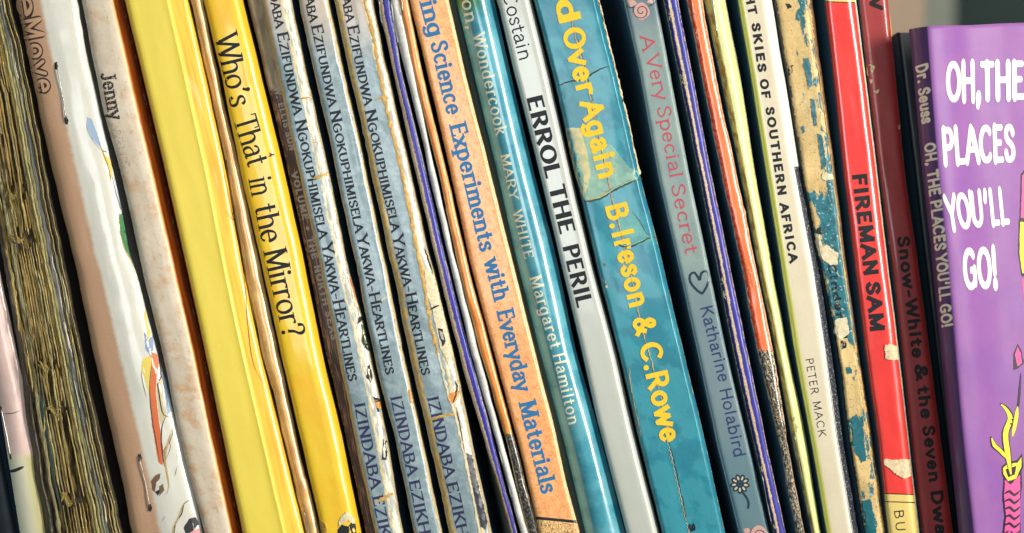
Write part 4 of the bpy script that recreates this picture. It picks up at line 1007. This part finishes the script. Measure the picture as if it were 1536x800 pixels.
# ------------------------------------------------------------------ 21 pale green booklet
def grx(g, c):
    c = g.mix(g.step(g.math('ADD', g.u, g.math('MULTIPLY', g.math('SUBTRACT', g.noise(1, 5, sy=.4), .5), .12)), .36, .28), c, g.mix(g.step(g.noise(.8, 4, sy=.3), .4, .6), (150, 124, 40), (214, 190, 96)))
    return c
m = cover_mat('pale_green', (214, 218, 152), (198, 204, 128), tone=.2, grime=(140, 130, 60), grime_amt=.2, wear=(238, 226, 180), wear_w=.3, wear_thr=.74, rough=.4, coat=.4, dents=.9, extra=grx)
L = [(0, 1056), (111, 1080), (267, 1112), (395, 1136), (530, 1164), (665, 1189), (797, 1217)]; R = [(0, 1088), (121, 1112), (267, 1134), (405, 1159), (530, 1182), (641, 1206), (797, 1231)]
b = Book('stapled_booklet', 'pale yellow-green booklet with an olive left edge, left of the cream paperback', L, R, 1.4, [(0, 2), (.1, .8), (.3, .1), (.45, 0), (.7, .4), (1, 3)], m, NB, wob=.7, dent=.15)
b.staple((1066, -30), (1076, 56), STEEL); b.staple((1191, 650), (1205, 735), STEEL)
for k in range(12): fuzz(b, 1191, 644, 5, 14, GOLDP)
b.patch([(1080, 104), (1087, 102), (1089, 112), (1083, 116)], OR, name='stain', jag=.5)

# ------------------------------------------------------------------ 22 cream paperback
def crx(g, c):
    c = g.mix(g.step(g.u, .19, .12), c, (226, 222, 110))
    c = g.mix(g.math('MULTIPLY', g.step(g.u, .62, .80), .5), c, (240, 238, 230))
    u = g.math('ADD', g.u, g.math('MULTIPLY', g.v, .06))
    nav = g.math('MULTIPLY', g.step(g.u, .800, .806), g.step(g.v, .2495, .2505))
    k = g.mix(g.step(g.noise(2.6, 6, sy=.6, rough=.8), .60, .63), (28, 36, 50), (220, 215, 200))
    ln = g.math('MULTIPLY', g.step(g.u, .822, .826), g.step(g.u, .842, .838))
    k = g.mix(g.math('MULTIPLY', ln, .8), k, (225, 225, 215))
    return g.mix(nav, c, k)
m = cover_mat('cream_cover', (218, 206, 178), (208, 195, 166), tone=.15, grime=(180, 165, 120), grime_amt=.12, wear=None, rough=.32, coat=.6, dents=.3, extra=crx)
L = [(0, 1107), (111, 1126), (256, 1149), (405, 1173), (527, 1192), (678, 1220), (797, 1240)]; R = [(0, 1158), (111, 1176), (250, 1199), (405, 1229), (527, 1247), (665, 1265), (797, 1287)]
b = Book('paperback_book', 'cream book with black capitals and a navy strip down its right side', L, R, 1, [(0, 1.6), (.04, .6), (.1, .1), (.2, 0), (.76, 0), (.82, .25), (.92, 1.2), (1, 2.4)], m, NB, wob=.3, dent=.06)
for t, base in (("NIGHT", [(1108, -50), (1123, 22)]), ("SKIES", [(1127, 37), (1137, 108)]), ("OF", [(1139, 121), (1143, 148)]), ("SOUTHERN", [(1148, 163), (1167, 293)]), ("AFRICA", [(1169, 307), (1184, 394)])):
    b.text(t, base, 13.5, 'sansb', BLACKI, name='title_lettering', track=.22)
b.text("PETER", [(1208, 539), (1217, 592)], 12, 'thin', BLACKI, name='author_lettering', track=.2); b.text("MACK", [(1219, 603), (1228, 656)], 12, 'thin', BLACKI, name='author_lettering', track=.2)

# ------------------------------------------------------------------ 23 peeled cream and teal book
def peel(g, c):
    w = g.math('ADD', g.noise(.34, 7, sy=.42, rough=.62), g.math('MULTIPLY', g.math('SUBTRACT', g.u, .5), .30))
    band = g.math('MULTIPLY', g.step(g.v, .255, .30), g.step(g.v, .53, .47))
    band2 = g.math('MULTIPLY', g.step(g.v, .60, .64), 1.0)
    w = g.math('ADD', w, g.math('ADD', g.math('MULTIPLY', band, .30), g.math('MULTIPLY', band2, .06)))
    g.xh = g.math('MULTIPLY', g.step(w, .645, .662), -1.2)
    teal = g.mix(g.step(g.noise(.5, 5), .4, .65), (24, 112, 124), (16, 84, 96))
    teal = g.mix(g.math('MULTIPLY', g.step(g.noise(.9, 4), .62, .68), .8), teal, (160, 190, 196))
    c = g.mix(g.math('MULTIPLY', g.step(g.noise(1.2, 6, rough=.7), .55, .7), .7), c, (172, 130, 66))
    c = g.mix(g.step(w, .650, .662), c, g.mix(g.step(w, .675, .65), teal, (244, 226, 176)))
    c = g.mix(g.math('MULTIPLY', g.step(g.noise(1.0, 7, rough=.7), .64, .67), .85), c, (52, 46, 40))
    c = g.mix(g.step(g.math('ADD', g.u, g.math('MULTIPLY', g.math('SUBTRACT', g.noise(1, 5), .5), .12)), .09, .05), c, (40, 38, 30))
    return g.mix(g.step(g.math('ADD', g.u, g.math('MULTIPLY', g.math('SUBTRACT', g.noise(1, 5), .5), .10)), .91, .94), c, (104, 70, 34))
m = cover_mat('peeled_cover', (218, 190, 130), (196, 164, 104), tone=.3, grime=(110, 80, 40), grime_amt=.5, wear=None, rough=.55, coat=.15, dents=1.3, extra=peel)
L = [(0, 1160), (111, 1179), (267, 1203), (341, 1217), (462, 1243), (530, 1257), (641, 1270), (766, 1290), (800, 1296)]; R = [(0, 1218), (121, 1234), (267, 1255), (381, 1268), (516, 1287), (665, 1310), (797, 1329)]
b = Book('worn_book', 'badly peeled cream and teal book with half-lost black lettering, left of the red book', L, R, 1.6, [(0, 1.6), (.06, .6), (.15, .05), (.5, 0), (.82, .1), (.88, .9), (.92, 1.3), (.95, .9), (1, 2)], m, NB, wob=1.6, dent=.3, nu=20)
b.text("Cinderella", [(1241, 397), (1262, 524)], 12.5, 'round', ink_mat('broken_black_ink', (20, 24, 30), worn=.7, coarse=1.3), name='worn_lettering', track=.10)
b.line([(1211, 0), (1228, 110), (1248, 250), (1263, 380), (1282, 515), (1304, 665), (1324, 797)], 1.8, GOLDP, jit=.6, ridge=.0003, name='board_edge', taper=False, vary=.7)
TP = flat_mat('teal_chip', (18, 104, 116), .4, .3, coat=.4)
for poly in ([(1196, 16), (1201, 13), (1203, 22), (1199, 32), (1193, 29)], [(1200, 24), (1206, 26), (1208, 42), (1203, 45)], [(1207, 88), (1214, 86), (1216, 104), (1218, 128), (1213, 132), (1208, 112), (1205, 98)], [(1216, 148), (1222, 150), (1226, 186), (1222, 190), (1218, 168)], [(1226, 200), (1233, 204), (1240, 250), (1234, 256), (1229, 230)],
             [(1202, 190), (1207, 189), (1208, 198), (1203, 200)], [(1272, 630), (1284, 622), (1294, 640), (1300, 690), (1292, 694), (1282, 676), (1273, 660)], [(1268, 552), (1276, 551), (1278, 560), (1270, 560)], [(1292, 752), (1306, 748), (1314, 790), (1316, 815), (1300, 815), (1294, 780)]):
    b.patch(poly, TP, name='teal_flake', jag=1.1, thick=.00018, seed=9)
for poly in ([(1178, 6), (1184, 5), (1188, 10), (1182, 14)], [(1184, 100), (1190, 97), (1188, 108), (1183, 116), (1181, 108)], [(1224, 345), (1230, 340), (1233, 352), (1227, 356)]):
    b.patch(poly, DARKP, name='hole', jag=.9)
for poly in ([(1228, 372), (1240, 368), (1258, 380), (1256, 396), (1246, 398), (1234, 390)], [(1236, 258), (1250, 262), (1252, 268), (1240, 272), (1232, 266)], [(1252, 480), (1270, 476), (1274, 500), (1262, 510), (1250, 498)], [(1222, 350), (1230, 352), (1236, 380), (1230, 388), (1224, 368)]):
    b.patch(poly, CREAM, name='torn_patch', jag=1.0, thick=.00025, seed=6)

# ------------------------------------------------------------------ 24 red book
def rx(g, c):
    w = g.math('ADD', g.v, g.math('MULTIPLY', g.u, -.0015))
    c = g.mix(g.math('MULTIPLY', g.step(g.noise(.07, 3), .42, .6), .3), c, (240, 70, 58))
    y = (226, 200, 118)
    c = g.mix(g.step(w, .7400, .7403), c, y)
    for a in (.7405, .7525): c = g.mix(g.math('MULTIPLY', g.step(w, a-.0008, a-.0005), g.step(w, a+.0011, a+.0008)), c, (40, 24, 20))
    c = g.mix(g.step(w, .0032, .0028), c, y); c = g.mix(g.math('MULTIPLY', g.step(w, .0018, .0021), g.step(w, .0036, .0033)), c, (40, 24, 20))
    return g.mix(g.step(g.u, .955, .965), c, g.mix(g.step(g.noise(.6, 3), .4, .6), (244, 236, 190), (200, 215, 205)))
m = cover_mat('red_gloss', (228, 56, 50), (216, 46, 42), tone=.15, grime=(120, 30, 24), grime_amt=.1, wear=(236, 205, 150), wear_w=.05, wear_thr=.80, rough=.25, coat=.85, extra=rx, dents=.7, coat_rough=.08)
L = [(0, 1237), (145, 1253), (267, 1266), (388, 1281), (516, 1297), (658, 1317), (797, 1332)]; R = [(0, 1284), (111, 1298), (267, 1317), (388, 1331), (516, 1347), (665, 1364), (797, 1379)]
b = Book('paperback_book', 'bright red glossy book with bold black capitals and a cream band at its foot', L, R, .2, [(0, 1.8), (.03, .7), (.1, .1), (.25, 0), (.72, 0), (.82, .25), (.9, .8), (.96, 1.5), (1, 2.6)], m, NB, side2=flat_mat('white_board', (230, 225, 205), .4, .2), wob=.5, dent=.14)
b.text("FIREMAN", [(1278, 264), (1296, 413)], 22.5, 'sansb', BLACKI, name='title_lettering', track=.11); b.text("SAM", [(1298, 426), (1305, 497)], 22.5, 'sansb', BLACKI, name='title_lettering', track=.11)
b.text("BUZZ", [(1341, 766), (1347, 830)], 14.5, 'thin', BLACKI, name='author_lettering', track=.3)
b.patch([(1325, 692), (1328, 688), (1340, 690), (1364, 689), (1366, 700), (1366, 714), (1358, 719), (1345, 712), (1334, 703), (1327, 698)], PAPER, name='torn_patch', jag=.9, thick=.0003)
b.patch([(1327, 518), (1336, 516), (1347, 520), (1348, 540), (1340, 541), (1328, 538)], PAPER, name='torn_patch', jag=1.1, thick=.0003)

# ------------------------------------------------------------------ 25 dark red book and an added dark book for the shadow behind
m = cover_mat('dark_red', (160, 44, 42), (140, 34, 36), tone=.15, grime=(60, 20, 20), grime_amt=.2, wear=(214, 160, 110), wear_w=.05, wear_thr=.77, rough=.4, coat=.4, dents=.4, specks=.0)
L = [(0, 1289), (111, 1301), (267, 1320), (388, 1337), (516, 1352), (665, 1368), (797, 1383)]; R = [(0, 1332), (51, 1337), (267, 1358), (388, 1376), (516, 1393), (665, 1412), (797, 1429)]
b = Book('hardback_book', 'dark red book in the shade with black fairy-tale title, between the red and purple books', L, R, 3.2, [(0, 1.4), (.05, .4), (.15, 0), (.8, 0), (.92, .3), (1, 1.4)], m, NB, side2=flat_mat('maroon_board', (84, 34, 36), .5, .3), wob=.4)
di2 = ink_mat('dull_black_ink', (24, 16, 20))
b.text("W", [(1302, -18), (1305, 14)], 20, 'round', di2, name='series_lettering')
for t, base in (("Snow-White", [(1345, 357), (1368, 537)]), ("&", [(1371, 549), (1374, 571)]), ("the", [(1375, 582), (1381, 628)]), ("Seven", [(1383, 641), (1393, 723)]), ("Dwarfs", [(1395, 738), (1409, 850)])):
    b.text(t, base, 19.5, 'round', di2, name='title_lettering', track=.13)
for poly in ([(1300, 98), (1306, 97), (1312, 100), (1308, 110), (1302, 115), (1299, 108)], [(1304, 118), (1308, 120), (1308, 127), (1305, 124)], [(1309, 138), (1313, 136), (1319, 134), (1317, 140), (1312, 139)], [(1328, 362), (1336, 360), (1337, 366), (1330, 368)], [(1346, 188), (1350, 187), (1350, 195), (1347, 194)]):
    b.patch(poly, PAPER, name='chip', jag=.9)
b.line([(1334, -10), (1338, 55)], 2.2, flat_mat('bright_edge', (226, 190, 70), .4), name='board_edge', taper=False)
m = cover_mat('gap_shadow_cloth', (24, 34, 42), grime_amt=.1, wear=None, coat=.1)  # near-black colour stands in for the shadow in the gap
Book('hardback_book', 'added dark book standing in for shadow in the gap left of the purple book', [(0, 1340), (800, 1436)], [(0, 1385), (800, 1466)], 22, flat_prof(.1, 1.0), m, NB, top=49, wob=.2)  # added where the purple book's shadow fills the gap

# ------------------------------------------------------------------ 26 purple book turned to show its front cover
class Purple(Book):
    def __init__(s, label):
        s.seed = 3.3; s.wob = 0; s.d = -.0095; s.A = [(40, 1390), (267, 1408), (388, 1420), (516, 1432), (665, 1445), (797, 1460)]
        s.B = [(44, 1364), (267, 1384), (388, 1398), (516, 1410), (665, 1425), (797, 1438)]
        s.root = bpy.data.objects.new('picture_book', None); SC.collection.objects.link(s.root); c = P(1470, 1030, s.d)
        s.root.location = (c.x, c.y, SHELF); s.root.matrix_world = Matrix.Translation(s.root.location)
        props(s.root, label, 'book', 'books in the leaning row')
        V, UV, Fc = [], [], []
        ws = [k*.0035 for k in range(68)] + [.25, .3, .4, .5, .6, .7, .8, .9, 1]
        ys = list(np.arange(0, 160)); n = len(ws)
        for j in ys:
            for w in ws:
                t = j/159; p, q = s.cov(w, t); V.append(p); UV.append(q)
        for j in range(159):
            for i in range(n-1):
                a = j*n+i; Fc.append((a, a+n, a+n+1, a+1))
        # thickness: inner face of the cover
        inner = s.inn = .0007; n0 = len(V)
        for k in range(n0):
            V.append(V[k] + Vector((-.35, 1, 0)).normalized()*inner); UV.append(UV[k])
        Fc += [tuple(q+n0 for q in f[::-1]) for f in list(Fc)]
        for j in range(159): a = j*n+n-1; Fc.append((a, a+n, a+n+n0, a+n0)); a = j*n; Fc.append((a, a+n0, a+n+n0, a+n))
        for i in range(n-1): Fc.append((i, i+1, i+1+n0, i+n0)); a = 159*n+i; Fc.append((a, a+n0, a+1+n0, a+1))
        s.spine = s.cover = mesh('front_cover', V, Fc, MP, s.root, UV)
        # spine
        V, UV, Fc = [], [], []; m = 12
        for j in range(62):
            for i in range(m+1): p, q = s.spn(i/m, j/61); V.append(p); UV.append(q)
        for j in range(61):
            for i in range(m): a = j*(m+1)+i; Fc.append((a, a+m+1, a+m+2, a+1))
        s.sp = mesh('spine', V, Fc, MPS, s.root, UV)
        # pages and back cover
        V, Fc = [], []
        dr = (s.cov(1, .5)[0]-s.cov(.1, .5)[0]).normalized()
        for j in (0, 1):
            t = .004 if j == 0 else 1
            a = s.spn(.93, t)[0]; c2 = s.spn(.05, t)[0]
            a = a + dr*.0015 + Vector((0, .0032, 0)); c2 = c2 + dr*.0015
            V += [a, a + dr*.195, c2 + dr*.195, c2]
        for i in range(4): Fc.append((i, i+4, (i+1) % 4+4, (i+1) % 4))
        Fc += [(0, 1, 2, 3), (7, 6, 5, 4)]
        for v in V: v.z = max(v.z, SHELF)
        mesh('page_block', V, Fc, MPAGE, s.root, smooth=False)
        V = []
        for t in (0, 1):
            c2 = s.spn(0, t)[0]; c2.z = max(c2.z, SHELF)
            for o in (0, .0006): q = c2 + Vector((.0, o, 0)); V += [q, q + dr*.198]
        mesh('back_cover', V, [(0, 1, 5, 4), (3, 2, 6, 7), (0, 2, 3, 1), (4, 5, 7, 6), (1, 3, 7, 5), (0, 4, 6, 2)], MPS, s.root, smooth=False)
    TH = math.radians(25)
    def ytop(s, t): return 40 + t*990
    def cov(s, w, t, off=0.0):
        """w 0..1 across the 0.2 m wide cover, t 0..1 down"""
        y0 = 40 + t*990; x0 = interp(y0, [a for a, b in s.A], [b for a, b in s.A])
        p = P(x0, y0, s.d)
        l = w*.2
        # the cover leaves the hinge curving gently, then runs flat
        bow = .0011*math.exp(-((l-.006)/.006)**2) - .0009*math.exp(-((l-.016)/.007)**2) + .0006*hpt(l*40, t*4, 2) + .00022*hpt(l*160, t*12, 5)
        dx, dy = math.cos(s.TH), math.sin(s.TH)
        nx, ny = dy, -dx
        r = min(1, l/.0012)
        bow -= .0005*(1-r)**2
        top = -.0045*l/.2*0
        q = Vector((p.x + dx*l + nx*(bow+off), p.y + dy*l + ny*(bow+off), p.z + top))
        q.z = max(q.z, SHELF)
        return q, ((l*1000, y0*.2), (w, y0/1000))
    def spn(s, u, t, off=0.0):
        ya = 40+t*990; xa = interp(ya, [a for a, b in s.A], [b for a, b in s.A]); a = P(xa, ya, s.d)
        yb = 44+t*986; xb = interp(yb, [a_ for a_, b in s.B], [b for a_, b in s.B]); b_ = P(xb, yb, s.d + .0062)
        q = b_.lerp(a, u); bul = .0006*(1-(2*u-1)**2)
        n = Vector((-.8, -.6, 0)); q = q + n*(bul+off)
        q.z = max(q.z, SHELF); return q, ((u*8, ya*.2), (u, ya/1000))
    def at(s, px, py, off=0.0):
        """cover point seen at (px, py): solve for the distance from the hinge"""
        if s.mode == 'spine':
            t = (py-40)/990; xa = interp(py, [a for a, b in s.A], [b for a, b in s.A]); xb = interp(py, [a for a, b in s.B], [b for a, b in s.B])
            return s.spn((px-xb)/(xa-xb), t, off)
        l = 0.0; t = (py-40)/990
        for _ in range(7):
            q, _u = s.cov(l/.2, t); gx, gy = project(q)
            l += (px-gx)*PX*1.08; t += (py-gy)/990
        return s.cov(l/.2, t, off)
def project(q):
    X, Z = q.x*CR - q.z*SR, q.x*SR + q.z*CR; k = PX*(D+q.y)/D
    return 768 + X/k, 400 - Z/k
def purx(g, c):
    return g.mix(g.math('MULTIPLY', g.step(g.noise(.06, 3), .4, .65), .5), c, (120, 72, 150))
MP = cover_mat('purple_gloss', (138, 84, 152), (124, 74, 144), tone=.12, grime=(120, 60, 130), grime_amt=.05, wear=None, rough=.55, coat=.12, extra=purx, dents=.2, coat_rough=.35)
MPS = cover_mat('shaded_purple', (84, 56, 112), (74, 48, 102), tone=.15, grime=(60, 40, 80), grime_amt=.15, wear=None, rough=.38, coat=.4, dents=.3)  # cover purple darkened, shade of the spine put into the colour
b = Purple('glossy purple book at the right end, turned to show its cover with big white letters')
b.mode = 'spine'; b.spine = b.sp
ci2 = ink_mat('cream_title_ink', (250, 240, 214))
for t, base, cap in (("Dr.", [(1374, 97), (1378, 123)], 19), ("Seuss", [(1378, 132), (1384, 184)], 18), ("OH,", [(1388, 215), (1391, 247)], 16), ("THE", [(1392, 256), (1396, 293)], 16), ("PLACES", [(1397, 301), (1404, 375)], 16), ("YOU'LL", [(1405, 382), (1411, 450)], 16), ("GO!", [(1411, 457), (1414, 490)], 16)):
    b.text(t, base, cap, 'round', ci2, off=.00006, name='spine_lettering', track=.06)
b.mode = 'cover'; b.spine = b.cover
wi = ink_mat('white_title_ink', (226, 220, 210), tone=.05)
for t, base, cap, f in (("OH,", [(1421, 154), (1471, 153)], 62, 'fat'), ("THE", [(1472, 151), (1536, 150)], 59, 'fat'), ("PLACES", [(1416, 249), (1462, 246), (1522, 244)], 58, 'fat'), ("YOU'LL", [(1424, 348), (1464, 342), (1514, 337)], 56, 'fat'), ("GO!", [(1448, 436), (1496, 433)], 64, 'fat')):
    b.text(t, base, cap, f, wi, off=.00012, name='cover_lettering', track=.05, grow=.035)
# plain striped column and ribbon, a generic stand-in for the printed picture
pk = ink_mat('ink_hotpink', (214, 84, 150)); ye = ink_mat('ink_lemon', (222, 214, 62)); bk = ink_mat('ink_black_print', (34, 24, 40))
def pc(poly, m_, o=.00006, j=.3): b.patch(poly, m_, off=o, jag=j, name='printed_picture')
pc([(1505, 716), (1516, 724), (1532, 700), (1533, 728), (1529, 765), (1532, 812), (1502, 812), (1506, 775), (1503, 745)], bk); pc([(1507, 720), (1516, 727), (1530, 712), (1530, 760), (1529, 812), (1505, 812), (1509, 775), (1506, 745)], pk, .00009)
for k in range(7):
    y = 735+k*12; b.line([(1506, y+6), (1514, y+2), (1521, y+8), (1530, y+1)], 4.2, bk, off=.00012)
pc([(1502, 700), (1510, 694), (1526, 690), (1533, 680), (1535, 700), (1526, 722), (1512, 726), (1503, 714)], bk); pc([(1504, 702), (1510, 697), (1526, 694), (1532, 686), (1532, 700), (1524, 718), (1512, 722), (1505, 712)], ye, .00009)
pc([(1508, 704), (1524, 699), (1522, 712), (1512, 716)], bk, .00012)
b.line([(1516, 712), (1511, 680), (1508, 650), (1516, 628), (1509, 612), (1500, 606)], 11, bk, off=.00013); b.line([(1516, 712), (1511, 680), (1508, 650), (1515, 628), (1508, 613), (1501, 607)], 8, ye, off=.00016)
b.line([(1512, 690), (1500, 676), (1490, 668), (1486, 655)], 8, bk, off=.00012); b.line([(1512, 690), (1500, 676), (1491, 668), (1487, 657)], 5.5, ye, off=.00015)
b.line([(1518, 655), (1524, 630), (1528, 600), (1531, 560)], 3.4, bk, off=.00012); b.line([(1518, 655), (1523, 632), (1526, 610)], 6, ye, off=.00015)
pc([(1520, 530), (1526, 516), (1532, 526), (1536, 545), (1528, 552), (1520, 556)], bk); pc([(1522, 532), (1526, 520), (1531, 530), (1533, 545), (1526, 550)], pk, .00009)
pc([(1531, 262), (1540, 250), (1545, 332), (1529, 330)], bk); pc([(1533, 264), (1542, 254), (1546, 328), (1531, 327)], pk, .00009)
pc([(1528, 330), (1545, 332), (1546, 418), (1532, 414), (1527, 380)], bk); pc([(1530, 333), (1546, 334), (1546, 412), (1533, 410), (1529, 380)], ye, .00009)
pc([(1532, 418), (1546, 420), (1546, 462), (1536, 450)], pk)

# ------------------------------------------------------------------ cabinet behind, seen blurred at the upper right
wall_panel('cabinet_side', 1300, 1386, -260, 900, .26, m_beige, .03)
wall_panel('wall_corner', 1384, 1432, -420, 900, .42, m_pale, .03)
